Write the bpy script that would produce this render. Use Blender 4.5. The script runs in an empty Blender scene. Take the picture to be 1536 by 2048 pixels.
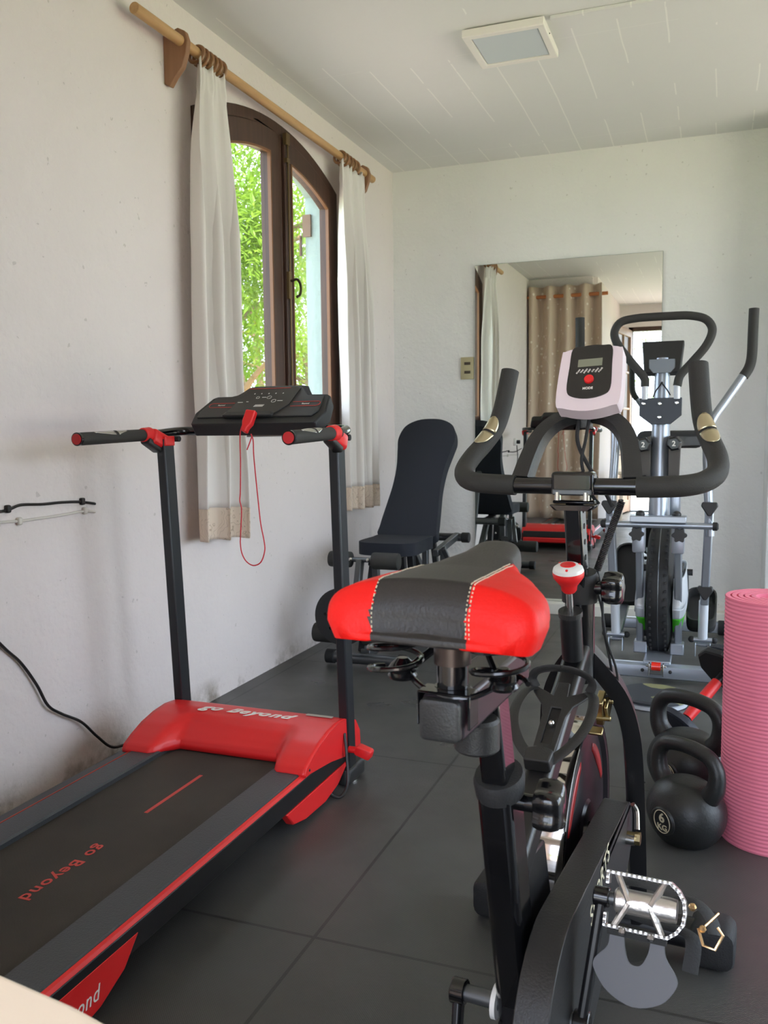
import bpy, bmesh, math, random
from mathutils import Vector, Matrix, noise
from mathutils.geometry import tessellate_polygon
random.seed(7)
PI = math.pi
C = bpy.context.scene.collection
V = Vector

# ------------------------------------------------------------------ materials
def lin(c):
    return tuple(((v/255)/12.92 if v/255 <= .04045 else (((v/255)+.055)/1.055)**2.4) for v in c) + (1,)
def mat(name, col, rough=.5, metal=0, bump=0, bscale=60, var=0, vscale=6, spec=.5, coat=0, **kw):
    m = bpy.data.materials.new(name); m.use_nodes = True
    nt = m.node_tree; b = nt.nodes['Principled BSDF']
    b.inputs['Base Color'].default_value = lin(col)
    b.inputs['Roughness'].default_value = rough
    b.inputs['Metallic'].default_value = metal
    b.inputs['Specular IOR Level'].default_value = spec
    b.inputs['Coat Weight'].default_value = coat
    tc = nt.nodes.new('ShaderNodeTexCoord')
    if bump:
        n = nt.nodes.new('ShaderNodeTexNoise'); n.inputs['Scale'].default_value = bscale; n.inputs['Detail'].default_value = 4
        nt.links.new(tc.outputs['Object'], n.inputs['Vector'])
        bp = nt.nodes.new('ShaderNodeBump'); bp.inputs['Strength'].default_value = bump; bp.inputs['Distance'].default_value = .01
        nt.links.new(n.outputs['Fac'], bp.inputs['Height']); nt.links.new(bp.outputs['Normal'], b.inputs['Normal'])
    if var:
        n = nt.nodes.new('ShaderNodeTexNoise'); n.inputs['Scale'].default_value = vscale; n.inputs['Detail'].default_value = 5
        nt.links.new(tc.outputs['Object'], n.inputs['Vector'])
        r = nt.nodes.new('ShaderNodeValToRGB')
        a = lin(col); r.color_ramp.elements[0].color = tuple(max(0, x*(1-var)) for x in a[:3])+(1,)
        r.color_ramp.elements[1].color = tuple(min(1, x*(1+var)) for x in a[:3])+(1,)
        r.color_ramp.elements[0].position = .3; r.color_ramp.elements[1].position = .7
        nt.links.new(n.outputs['Fac'], r.inputs['Fac']); nt.links.new(r.outputs['Color'], b.inputs['Base Color'])
    return m
class N:
    """tiny node-graph helper"""
    def __init__(s, m): s.t = m.node_tree; s.b = s.t.nodes['Principled BSDF']; s.tc = s.t.nodes.new('ShaderNodeTexCoord')
    def new(s, typ, **kw):
        n = s.t.nodes.new(typ)
        for k, v in kw.items(): setattr(n, k, v)
        return n
    def link(s, a, b): s.t.links.new(a, b)
    def math(s, op, a, b=None, c=None):
        n = s.new('ShaderNodeMath', operation=op)
        for i, v in enumerate((a, b, c)):
            if v is None: continue
            if isinstance(v, (int, float)): n.inputs[i].default_value = v
            else: s.link(v, n.inputs[i])
        return n.outputs[0]
    def noise(s, scale, detail=3, vec=None, rough=.5):
        n = s.new('ShaderNodeTexNoise'); n.inputs['Scale'].default_value = scale; n.inputs['Detail'].default_value = detail
        n.inputs['Roughness'].default_value = rough
        s.link(vec or s.tc.outputs['Object'], n.inputs['Vector']); return n.outputs['Fac']
    def ramp(s, f, stops):
        r = s.new('ShaderNodeValToRGB'); e = r.color_ramp.elements
        while len(e) < len(stops): e.new(.5)
        for i, (p, c) in enumerate(stops): e[i].position = p; e[i].color = c if len(c) == 4 else lin(c)
        s.link(f, r.inputs['Fac']); return r.outputs['Color']
    def mix(s, f, a, b):
        n = s.new('ShaderNodeMix', data_type='RGBA')
        for sock, v in ((n.inputs[0], f), (n.inputs[6], a), (n.inputs[7], b)):
            if isinstance(v, (int, float)): sock.default_value = v
            elif isinstance(v, tuple): sock.default_value = v if len(v) == 4 else lin(v)
            else: s.link(v, sock)
        return n.outputs[2]
    def bump(s, h, strength, dist=.01, base=None):
        n = s.new('ShaderNodeBump'); n.inputs['Strength'].default_value = strength; n.inputs['Distance'].default_value = dist
        s.link(h, n.inputs['Height'])
        if base: s.link(base, n.inputs['Normal'])
        s.link(n.outputs['Normal'], s.b.inputs['Normal']); return n.outputs['Normal']
    def xyz(s):
        n = s.new('ShaderNodeSeparateXYZ'); s.link(s.tc.outputs['Object'], n.inputs[0]); return n.outputs
W1 = (1, 1, 1, 1); K0 = (0, 0, 0, 1)

def plaster(name, col, dirt=True):
    m = mat(name, col, .85, spec=.25); g = N(m); x, y, z = g.xyz()
    big = g.noise(1.3, 4); sp = g.noise(55, 4); mid = g.noise(9, 5)
    c = g.ramp(big, [(.3, tuple(int(v*.97) for v in col)), (.7, col)])
    if dirt:
        d = g.math('MULTIPLY', g.math('SUBTRACT', .10, z), 9.0)
        d = g.math('MULTIPLY', g.math('MAXIMUM', d, 0), g.math('MAXIMUM', g.math('SUBTRACT', g.noise(5, 6, rough=.7), .46), 0))
        d = g.math('MINIMUM', g.math('MULTIPLY', d, 5.0), .75)
        c = g.mix(d, c, (120, 108, 90))
        fl = g.math('GREATER_THAN', g.noise(38, 2), .735)
        c = g.mix(g.math('MULTIPLY', fl, .25), c, (120, 112, 100))
    g.link(c, g.b.inputs['Base Color'])
    h = g.math('ADD', g.math('MULTIPLY', sp, .35), g.math('ADD', g.math('MULTIPLY', mid, 1.0), g.math('MULTIPLY', big, 3)))
    g.bump(h, .55, .012)
    return m
WHITE_L = plaster('left_wall_plaster', (224, 215, 212))
WHITE_B = plaster('back_wall_plaster', (228, 227, 224))
def ceiling_mat():
    m = mat('ceiling_board_paint', (214, 214, 208), .7, spec=.3); g = N(m); x, y, z = g.xyz()
    wob = g.math('MULTIPLY', g.noise(2.2, 2), .02)
    u = g.math('DIVIDE', g.math('ADD', g.math('ADD', x, wob), 10.002), .172)
    f = g.math('ABSOLUTE', g.math('SUBTRACT', g.math('FRACT', u), .5))
    line = g.math('GREATER_THAN', f, .482)
    patch = g.math('GREATER_THAN', g.noise(2.1, 3), .50)
    v = g.math('FRACT', g.math('DIVIDE', g.math('ADD', y, 10.43), 1.22))
    line2 = g.math('MULTIPLY', g.math('LESS_THAN', g.math('ABSOLUTE', g.math('SUBTRACT', v, .5)), .0025), .3)
    line = g.math('MULTIPLY', g.math('MAXIMUM', line, line2), patch)
    g.link(g.mix(g.math('MULTIPLY', line, .55), (220, 221, 218), (246, 246, 240)), g.b.inputs['Base Color'])
    h = g.math('ADD', g.math('MULTIPLY', line, .5), g.math('ADD', g.math('MULTIPLY', g.noise(2.5, 3), 2.0), g.math('MULTIPLY', g.noise(40, 3), .06)))
    g.bump(h, .5, .008); return m
CEIL = ceiling_mat()
def floor_mat():
    m = mat('rubber_floor_tiles', (72, 70, 66), .62, spec=.5); g = N(m); x, y, z = g.xyz()
    def seam(c, off, wid=.004):
        f = g.math('FRACT', g.math('ADD', c, off)); return g.math('LESS_THAN', g.math('ABSOLUTE', g.math('SUBTRACT', f, .5)), wid)
    s = g.math('MAXIMUM', seam(x, 10.26), seam(y, 9.93))
    ribx = g.math('SINE', g.math('MULTIPLY', x, 1250.)); riby = g.math('SINE', g.math('MULTIPLY', y, 1250.))
    rib = g.math('MULTIPLY', ribx, riby)
    c = g.ramp(g.noise(1.4, 5), [(.3, (62, 62, 60)), (.7, (76, 76, 74))])
    dust = g.math('GREATER_THAN', g.noise(260, 2), .73)
    c = g.mix(g.math('MULTIPLY', dust, .35), c, (120, 118, 112))
    c = g.mix(g.math('MULTIPLY', s, .75), c, (28, 28, 27))
    g.link(c, g.b.inputs['Base Color'])
    g.link(g.ramp(g.noise(3, 4), [(.3, (140, 140, 140)), (.7, (190, 190, 190))]), g.b.inputs['Roughness'])
    h = g.math('SUBTRACT', g.math('MULTIPLY', rib, .12), s)
    g.bump(h, .5, .003); return m
FLOOR = floor_mat()
def wood(name, c1, c2, rough=.45, scale=3, axis='Y'):
    m = mat(name, c1, rough); g = N(m)
    mp = g.new('ShaderNodeMapping'); g.link(g.tc.outputs['Object'], mp.inputs[0])
    sc = {'X': (1, 14, 14), 'Y': (14, 1, 14), 'Z': (14, 14, 1)}[axis]; mp.inputs['Scale'].default_value = sc
    n = g.noise(scale, 6, mp.outputs[0], .6)
    g.link(g.ramp(n, [(.3, c1), (.7, c2)]), g.b.inputs['Base Color']); g.bump(n, .15, .003); return m
WIN_WOOD = wood('window_dark_wood', (56, 36, 27), (78, 51, 38), .5, 3, 'Z')
ROD_WOOD = wood('rod_light_wood', (176, 134, 88), (200, 160, 112), .45, 3, 'Y')
RING_WOOD = mat('ring_wood', (140, 100, 66), .4, var=.2, vscale=30)
BRACKET_WOOD = wood('bracket_wood', (134, 94, 66), (154, 112, 82), .5, 3, 'Z')
BLACK_PL = mat('black_plastic', (38, 38, 38), .45, bump=.12, bscale=400)
BLACK_MATTE = mat('black_matte_plastic', (30, 30, 31), .6, bump=.1, bscale=500)
BLACK_GLOSS = mat('black_gloss_paint', (13, 13, 15), .18, coat=.4)
BLACK_TUBE = mat('black_powder_coat', (24, 24, 26), .33, bump=.03, bscale=900)
POST_BLACK = mat('treadmill_post_paint', (30, 32, 36), .38)
FOAM = mat('black_foam_grip', (44, 43, 40), .72, bump=.25, bscale=700)
RUBBER = mat('black_rubber', (28, 28, 29), .7, bump=.15, bscale=300)
RED_PL = mat('red_plastic', (220, 34, 36), .38, bump=.05, bscale=500)
RED_CAP = mat('red_cap_plastic', (190, 26, 34), .45)
RED_VINYL = mat('red_saddle_vinyl', (224, 20, 14), .5, bump=.10, bscale=260, spec=.3)
BLACK_VINYL = mat('black_saddle_vinyl', (37, 34, 33), .42, bump=.10, bscale=330)
DARK_FABRIC = mat('bench_black_fabric', (27, 31, 41), .85, bump=.25, bscale=600)
SILVER = mat('silver_paint', (165, 172, 182), .32, .65)
SILVER_PALE = mat('pale_silver_paint', (214, 220, 228), .35, .2)
STEEL = mat('bright_steel', (200, 198, 194), .22, 1)
GREY_STEEL = mat('grey_steel_tube', (92, 94, 96), .35, .7)
CHROME = mat('polished_flywheel_rim', (215, 212, 208), .06, 1)
ALU = mat('cast_aluminium', (214, 210, 206), .28, .9, bump=.1, bscale=200)
BRASS = mat('yellow_zinc_steel', (176, 158, 116), .3, 1)
GOLD = mat('rose_zinc_buckle', (214, 178, 132), .25, 1)
WHITE_PL = mat('white_plastic', (222, 220, 216), .4)
PINK_WHITE = mat('pinkish_white_plastic', (220, 204, 210), .42)
CREAM = mat('cream_painted_top', (246, 228, 206), .55)
IVORY = mat('ivory_switch_plastic', (176, 166, 130), .45)
DARK_SW = mat('dark_brown_rocker', (72, 60, 46), .5)
GREEN_PL = mat('green_plastic', (66, 176, 32), .4)
LCD = mat('lcd_screen', (128, 130, 112), .25)
INK_WHITE = mat('white_ink', (232, 228, 222), .5)
INK_RED = mat('red_ink', (200, 66, 58), .55)
INK_CREAM = mat('cream_ink', (214, 206, 178), .5)
GREY_PL = mat('grey_plastic', (86, 86, 90), .5)
REFLECTOR = mat('red_reflector', (220, 40, 24), .15, coat=.6)
BLACK_RUBBER_WIRE = mat('black_cable', (26, 22, 22), .45)
WHITE_WIRE = mat('painted_white_cable', (208, 202, 194), .6)
RED_CORD = mat('red_cord', (196, 34, 48), .6)
PLATE_BLUE = mat('bluish_black_plate', (38, 44, 54), .5, bump=.2, bscale=80)
KB = mat('kettlebell_vinyl', (33, 34, 34), .42, bump=.1, bscale=150)
STONE = mat('exterior_render', (206, 202, 192), .8, var=.08)
GRASS = mat('lawn_grass', (120, 160, 60), .9, var=.35, vscale=9)
PAVE = mat('bounce_paving', (214, 194, 176), .8, var=.1)
DIFFUSER = mat('lamp_diffuser', (196, 204, 208), .5)
LAMP_FR = mat('lamp_frame_paint', (232, 228, 222), .45)
SKIRT = mat('skirting_paint', (222, 218, 206), .6, var=.05)
def belt_mat():
    m = mat('treadmill_belt', (62, 57, 52), .75, spec=.35); g = N(m); x, y, z = g.xyz()
    rib = g.math('MULTIPLY', g.math('SINE', g.math('MULTIPLY', x, 1700.)), g.math('SINE', g.math('MULTIPLY', y, 1700.)))
    g.link(g.ramp(g.noise(6, 4), [(.3, (56, 51, 46)), (.7, (66, 61, 55))]), g.b.inputs['Base Color'])
    g.bump(rib, .25, .001); return m
BELT = belt_mat()
def mirror_mat():
    m = mat('mirror_silver', (235, 240, 236), .0, 1); return m
MIRROR = mirror_mat()
def glass_mat():
    m = bpy.data.materials.new('window_glass'); m.use_nodes = True; t = m.node_tree; t.nodes.clear()
    o = t.nodes.new('ShaderNodeOutputMaterial'); mx = t.nodes.new('ShaderNodeMixShader'); tr = t.nodes.new('ShaderNodeBsdfTransparent')
    gl = t.nodes.new('ShaderNodeBsdfGlossy'); gl.inputs['Roughness'].default_value = 0
    tr.inputs['Color'].default_value = (.96, .98, .96, 1)
    mx.inputs[0].default_value = .05; t.links.new(tr.outputs[0], mx.inputs[1]); t.links.new(gl.outputs[0], mx.inputs[2])
    t.links.new(mx.outputs[0], o.inputs[0]); return m
GLASS = glass_mat()
def curtain_mat(name, col, hem=False):
    m = mat(name, col, .9, spec=.15); g = N(m)
    g.bump(g.noise(420, 2), .15, .002)
    if hem:
        w = g.new('ShaderNodeTexWave'); w.inputs['Scale'].default_value = 7; w.inputs['Distortion'].default_value = 14; w.inputs['Detail'].default_value = 2; w.inputs['Detail Scale'].default_value = 2.2
        g.link(g.tc.outputs['Object'], w.inputs['Vector'])
        l = g.math('LESS_THAN', g.math('ABSOLUTE', g.math('SUBTRACT', w.outputs['Fac'], .5)), .09)
        sel = g.math('MULTIPLY', l, g.math('GREATER_THAN', g.noise(9, 3), .44))
        g.link(g.mix(g.math('MULTIPLY', sel, .55), col, (150, 128, 100)), g.b.inputs['Base Color'])
    g.b.inputs['Transmission Weight'].default_value = 0
    # thin cloth lets some daylight through
    t = m.node_tree; o = [n for n in t.nodes if n.type == 'OUTPUT_MATERIAL'][0]
    mx = t.nodes.new('ShaderNodeMixShader'); mx.inputs[0].default_value = .22; tl = t.nodes.new('ShaderNodeBsdfTranslucent'); tl.inputs['Color'].default_value = lin(col)
    t.links.new(g.b.outputs[0], mx.inputs[1]); t.links.new(tl.outputs[0], mx.inputs[2]); t.links.new(mx.outputs[0], o.inputs[0])
    return m
CLOTH = curtain_mat('offwhite_curtain_cloth', (234, 229, 224))
HEM = curtain_mat('embroidered_hem_cloth', (230, 214, 196), True)
def dotted_curtain():
    m = mat('beige_dotted_cloth', (204, 184, 166), .85, spec=.2); g = N(m)
    v = g.new('ShaderNodeTexVoronoi'); v.inputs['Scale'].default_value = 13; g.link(g.tc.outputs['Object'], v.inputs['Vector'])
    d = g.math('LESS_THAN', v.outputs['Distance'], .17)
    w = g.new('ShaderNodeTexWave'); w.inputs['Scale'].default_value = 1.4; w.inputs['Distortion'].default_value = 6; g.link(g.tc.outputs['Object'], w.inputs['Vector'])
    l = g.math('LESS_THAN', g.math('ABSOLUTE', g.math('SUBTRACT', w.outputs['Fac'], .5)), .035)
    c = g.mix(g.math('MULTIPLY', l, .35), (204, 184, 166), (228, 214, 200)); c = g.mix(g.math('MULTIPLY', d, .8), c, (240, 232, 222))
    g.link(c, g.b.inputs['Base Color']); return m
DOTS = dotted_curtain()
def mat_pink():
    m = mat('pink_ribbed_foam', (238, 130, 154), .65, spec=.35); g = N(m)
    g.bump(g.noise(90, 3), .12, .002)
    return m
PINK = mat_pink()
def camo():
    m = mat('camo_disc_top', (52, 56, 60), .6); g = N(m); f = g.noise(9, 2)
    g.link(g.ramp(f, [(.0, (50, 54, 60)), (.585, (50, 54, 60)), (.59, (128, 128, 92)), (1, (128, 128, 92))]), g.b.inputs['Base Color'])
    g.bump(g.noise(300, 2), .2, .002); return m
CAMO = camo()
def leaf_mat(name, c1, c2):
    m = mat(name, c1, .5); g = N(m)
    g.link(g.ramp(g.noise(2.5, 3), [(.3, c1), (.7, c2)]), g.b.inputs['Base Color'])
    t = m.node_tree; o = [n for n in t.nodes if n.type == 'OUTPUT_MATERIAL'][0]
    mx = t.nodes.new('ShaderNodeMixShader'); mx.inputs[0].default_value = .5; tl = t.nodes.new('ShaderNodeBsdfTranslucent'); tl.inputs['Color'].default_value = lin(c2)
    t.links.new(g.b.outputs[0], mx.inputs[1]); t.links.new(tl.outputs[0], mx.inputs[2]); t.links.new(mx.outputs[0], o.inputs[0]); return m
LEAF1 = leaf_mat('bright_leaves', (74, 108, 30), (122, 150, 50))
LEAF2 = leaf_mat('yellow_green_leaves', (84, 108, 24), (132, 144, 40))
BARK = mat('tree_bark', (120, 96, 70), .85, bump=.6, bscale=30)

# ------------------------------------------------------------------ mesh helper
def frame_from(d, up=V((0, 0, 1))):
    d = V(d).normalized()
    if abs(d.dot(up)) > .98: up = V((0, 1, 0)) if abs(d.y) < .9 else V((1, 0, 0))
    s = d.cross(up).normalized(); u = s.cross(d).normalized()
    return s, u
def spline(pts, n=6):
    """Catmull-Rom through pts (tuples may carry extra components)"""
    P = [tuple(p) for p in pts]; out = []
    P = [tuple(2*a-b for a, b in zip(P[0], P[1]))] + P + [tuple(2*a-b for a, b in zip(P[-1], P[-2]))]
    for i in range(1, len(P)-2):
        a, b, c, d = P[i-1:i+3]
        for k in range(n):
            t = k/n
            out.append(tuple(.5*((2*q)+(-p+r)*t+(2*p-5*q+4*r-s)*t*t+(-p+3*q-3*r+s)*t**3) for p, q, r, s in zip(a, b, c, d)))
    out.append(P[-2]); return out
class M:
    def __init__(s, name=None): s.v = []; s.f = []; s.mi = []; s.cur = 0
    def add(s, vs, fs):
        o = len(s.v); s.v += [V(v) for v in vs]; s.f += [[i+o for i in f] for f in fs]; s.mi += [s.cur]*len(fs); return s
    def box(s, c, d, R=None):
        hx, hy, hz = d[0]/2, d[1]/2, d[2]/2; c = V(c)
        vs = [V((x, y, z)) for x in (-hx, hx) for y in (-hy, hy) for z in (-hz, hz)]
        if R is not None: vs = [R @ v for v in vs]
        return s.add([c+v for v in vs], [(0, 1, 3, 2), (4, 6, 7, 5), (0, 4, 5, 1), (2, 3, 7, 6), (0, 2, 6, 4), (1, 5, 7, 3)])
    def rbox(s, c, d, r=.01, R=None, n=3):
        """box with rounded vertical-plane corners: rounded rectangle in local x-z swept along y plus chamfered ends"""
        hx, hy, hz = d[0]/2, d[1]/2, d[2]/2; r = min(r, hx*.99, hz*.99); ch = min(r*.5, hy*.6)
        def ring(k, y):
            o = []
            for (sx, sz, a0) in ((1, 1, 0), (-1, 1, 90), (-1, -1, 180), (1, -1, 270)):
                for i in range(n+1):
                    a = math.radians(a0+90*i/n); o.append(V((sx*(hx-r)+(r-k)*math.cos(a), y, sz*(hz-r)+(r-k)*math.sin(a))))
            return o
        rs = [ring(ch, -hy), ring(ch*.3, -hy+ch*.3), ring(0, -hy+ch), ring(0, hy-ch), ring(ch*.3, hy-ch*.3), ring(ch, hy)]
        m = len(rs[0]); vs = [p for q in rs for p in q]
        if R is not None: vs = [R @ v for v in vs]
        fs = [(j*m+i, j*m+(i+1) % m, (j+1)*m+(i+1) % m, (j+1)*m+i) for j in range(5) for i in range(m)]
        fs += [tuple(range(m))[::-1], tuple(range(5*m, 6*m))]
        return s.add([V(c)+v for v in vs], [f[::-1] for f in fs])
    def cyl(s, a, b, r0, r1=None, n=20, cap=True, sx=1, up=V((0, 0, 1))):
        return s.tube([a, b], [r0, r0 if r1 is None else r1], n, cap=cap, sx=sx, up=up)
    def tube(s, pts, r, n=14, cap=True, closed=False, sx=1, up=V((0, 0, 1)), sq=False):
        pts = [V(p[:3]) for p in pts]; m = len(pts)
        rr = r if isinstance(r, (list, tuple)) else [r]*m
        vs = []; prev = None
        for i, p in enumerate(pts):
            if closed: d = pts[(i+1) % m]-pts[i-1]
            else: d = pts[min(i+1, m-1)]-pts[max(i-1, 0)]
            if prev is None: sd, u = frame_from(d, V(up))
            else:
                dn = d.normalized(); sd = prev-dn*prev.dot(dn)
                sd = sd.normalized() if sd.length > 1e-6 else frame_from(d, V(up))[0]; u = sd.cross(dn)
            prev = sd
            for k in range(n):
                a = 2*PI*k/n
                ca, sa = math.cos(a), math.sin(a)
                if sq:
                    q = max(abs(ca), abs(sa)); q = q**.75; ca /= q; sa /= q
                vs.append(p+sd*(ca*rr[i]*sx)+u*(sa*rr[i]))
        fs = [(i*n+k, i*n+(k+1) % n, ((i+1) % m)*n+(k+1) % n, ((i+1) % m)*n+k) for i in range(m if closed else m-1) for k in range(n)]
        if cap and not closed: fs += [tuple(range(n))[::-1], tuple(range((m-1)*n, m*n))]
        return s.add(vs, fs)
    def rect(s, a, b, w, h, up=(0, 0, 1), w2=None, h2=None, off=0):
        """rectangular tube from a to b, w across, h along up"""
        a, b = V(a), V(b); sd, u = frame_from(b-a, V(up)); w2 = w2 or w; h2 = h2 or h
        vs = [p+sd*(x*ww/2)+u*(y*hh/2) for p, ww, hh in ((a, w, h), (b, w2, h2)) for x, y in ((-1, -1), (1, -1), (1, 1), (-1, 1))]
        return s.add(vs, [(0, 1, 2, 3)[::-1], (4, 5, 6, 7), (0, 1, 5, 4), (1, 2, 6, 5), (2, 3, 7, 6), (3, 0, 4, 7)])
    def lathe(s, c, prof, axis=(0, 0, 1), n=28, cap=True, arc=1):
        ax = V(axis).normalized(); sd, u = frame_from(ax); c = V(c); vs = []
        for (r, h) in prof:
            for k in range(n): a = 2*PI*k/n; vs.append(c+ax*h+sd*(r*math.cos(a))+u*(r*math.sin(a)))
        m = len(prof); fs = [(i*n+k, i*n+(k+1) % n, (i+1)*n+(k+1) % n, (i+1)*n+k) for i in range(m-1) for k in range(n)]
        if cap: fs += [tuple(range(n))[::-1], tuple(range((m-1)*n, m*n))]
        return s.add(vs, fs)
    def ball(s, c, r, n=16, R=None):
        r = (r, r, r) if isinstance(r, (int, float)) else r; vs = []; h = n//2
        for i in range(h+1):
            t = PI*i/h
            for k in range(n):
                a = 2*PI*k/n; p = V((r[0]*math.sin(t)*math.cos(a), r[1]*math.sin(t)*math.sin(a), r[2]*math.cos(t)))
                vs.append(V(c)+(R @ p if R is not None else p))
        return s.add(vs, [(i*n+k, (i+1)*n+k, (i+1)*n+(k+1) % n, i*n+(k+1) % n) for i in range(h) for k in range(n)])
    def prism(s, poly, fn, t0, t1, holes=()):
        """poly: 2-D outline (list of (u,v)); fn(u,v,t)->3-D point; thickness from t0 to t1"""
        loops = [list(poly)]+[list(h) for h in holes]
        tri = tessellate_polygon([[V((p[0], p[1], 0)) for p in l] for l in loops])
        flat = [p for l in loops for p in l]; n = len(flat)
        vs = [fn(p[0], p[1], t0) for p in flat]+[fn(p[0], p[1], t1) for p in flat]
        fs = [tuple(t) for t in tri]+[tuple(i+n for i in t[::-1]) for t in tri]
        o = 0
        for l in loops:
            k = len(l); fs += [(o+i, o+(i+1) % k, o+(i+1) % k+n, o+i+n) for i in range(k)]; o += k
        return s.add(vs, fs)
    def grid(s, fn, nu, nv, closed=False):
        vs = [fn(i/nu, j/nv) for i in range(nu+(0 if closed else 1)) for j in range(nv+1)]; mu = nu if closed else nu+1
        return s.add(vs, [(i*(nv+1)+j, ((i+1) % mu)*(nv+1)+j, ((i+1) % mu)*(nv+1)+j+1, i*(nv+1)+j+1) for i in range(nu) for j in range(nv)])
    def build(s, name, m, parent=None, smooth=35, bevel=0, bseg=2, solid=0, sub=0, T=None, origin=None, fix=True):
        me = bpy.data.meshes.new(name); vs = s.v
        if T is not None: vs = [T @ v for v in vs]
        if parent is None:
            if origin is None:
                xs = [v.x for v in vs]; ys = [v.y for v in vs]; zs = [v.z for v in vs]
                origin = V(((min(xs)+max(xs))/2, (min(ys)+max(ys))/2, min(zs)))
            origin = V(origin)
            vs = [v-origin for v in vs]
        me.from_pydata([tuple(v) for v in vs], [], s.f)
        ms = m if isinstance(m, (list, tuple)) else [m]
        for k in ms: me.materials.append(k)
        if len(ms) > 1: me.polygons.foreach_set('material_index', s.mi)
        if fix:
            b = bmesh.new(); b.from_mesh(me); bmesh.ops.remove_doubles(b, verts=b.verts, dist=1e-6); bmesh.ops.recalc_face_normals(b, faces=b.faces); b.to_mesh(me); b.free()
        if smooth:
            for p in me.polygons: p.use_smooth = True
            me.set_sharp_from_angle(angle=math.radians(smooth))
        o = bpy.data.objects.new(name, me); C.objects.link(o)
        if parent is not None: o.parent = parent
        else: o.location = origin
        if bevel:
            k = o.modifiers.new('bevel', 'BEVEL'); k.width = bevel; k.segments = bseg; k.limit_method = 'ANGLE'; k.angle_limit = math.radians(40); k.harden_normals = False
        if solid:
            k = o.modifiers.new('solid', 'SOLIDIFY'); k.thickness = solid; k.offset = 0
        if sub:
            k = o.modifiers.new('sub', 'SUBSURF'); k.levels = sub; k.render_levels = sub
        return o
def tag(o, label=None, cat=None, group=None, kind=None):
    if label: o['label'] = label
    if cat: o['category'] = cat
    if group: o['group'] = group
    if kind: o['kind'] = kind
    return o
def thing(name, label, cat, loc=(0, 0, 0), rz=0, group=None, kind=None):
    o = bpy.data.objects.new(name, None); C.objects.link(o); o.location = loc; o.rotation_euler = (0, 0, rz); o.empty_display_size = .1
    return tag(o, label, cat, group, kind)
def at(t):
    """world coordinates -> coordinates of an unrotated thing"""
    return Matrix.Translation(-V(t.location))
def text(s, size, ext=.0006, shear=0, spacing=1, bold=0):
    cu = bpy.data.curves.new('t', 'FONT'); cu.body = s; cu.size = size; cu.extrude = ext; cu.shear = shear; cu.space_character = spacing; cu.offset = bold
    cu.align_x = 'CENTER'; cu.align_y = 'CENTER'; cu.resolution_u = 4
    o = bpy.data.objects.new('t', cu); C.objects.link(o)
    bpy.context.view_layer.update(); dg = bpy.context.evaluated_depsgraph_get()
    me = bpy.data.meshes.new_from_object(o.evaluated_get(dg)); m = M(); m.add([v.co.copy() for v in me.vertices], [list(p.vertices) for p in me.polygons])
    bpy.data.objects.remove(o); bpy.data.curves.remove(cu); bpy.data.meshes.remove(me); return m
def basis(origin, x, y):
    x = V(x).normalized(); y = V(y); y = (y-x*x.dot(y)).normalized(); z = x.cross(y)
    m = Matrix((x, y, z)).transposed().to_4x4(); m.translation = V(origin); return m
def xf(m, T): m.v = [T @ v for v in m.v]; return m

# ------------------------------------------------------------------ the room
XL, YB, ZC = -1.83, 5.03, 2.57
def arc_poly(y0, y1, zb, R, yc=3.53, zc=.896, n=20):
    p = [(y0, zb), (y1, zb)]
    for i in range(n+1):
        y = y1+(y0-y1)*i/n; p.append((y, zc+math.sqrt(R*R-(y-yc)**2)))
    return p
yzx = lambda u, v, t: V((t, u, v))
xzy = lambda u, v, t: V((u, t, v))
xyz = lambda u, v, t: V((u, v, t))
def struct(m, name, mt, **kw):
    return tag(m.build(name, mt, origin=(0, 0, 0), **kw), kind='structure')
WT = .17
struct(M().prism([(.9, -.02), (YB+.2, -.02), (YB+.2, ZC), (.9, ZC)], yzx, XL-WT, XL, [arc_poly(2.872, 4.188, 1.03, 1.5)[::-1]]), 'wall_left', WHITE_L)
struct(M().box(((XL-.2+2.4)/2, YB+.1, ZC/2), (2.4-XL+.2, .2, ZC+.04)), 'wall_back', WHITE_B)
struct(M().rbox((.34, 4.90, ZC/2), (.20, .30, ZC), .04), 'wall_pier', WHITE_B)
struct(M().box((0.2, 1.8, ZC+.06), (4.6, 7.0, .12)), 'ceiling', CEIL)
struct(M().box((0.2, 1.8, -.05), (4.6, 7.0, .1)), 'floor', FLOOR)
# partition behind the beige curtain and the narrower rear part of the room
struct(M().box((-1.52, .90, ZC/2), (.66, .08, ZC)), 'wall_partition', WHITE_L)
struct(M().box((-1.19, -.25, ZC/2), (.08, 2.2, ZC)), 'wall_side', WHITE_L)
rear = M().prism([(-1.25, -.02), (2.5, -.02), (2.5, ZC), (-1.25, ZC)], xzy, -1.55, -1.38, [[(-1.05, 0.0), (.75, 0.0), (.75, 2.30), (-1.05, 2.30)][::-1]])
struct(rear, 'wall_rear', WHITE_L)
right = M().prism([(-1.6, -.02), (5.2, -.02), (5.2, ZC), (-1.6, ZC)], yzx, 2.3, 2.47, [[(.8, .06), (4.6, .06), (4.6, 2.32), (.8, 2.32)][::-1]])
struct(right, 'wall_right', WHITE_B)
struct(M().box((-.56, 4.985, .03), (1.50, .09, .062)), 'baseboard_back', SKIRT, bevel=.004)

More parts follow.
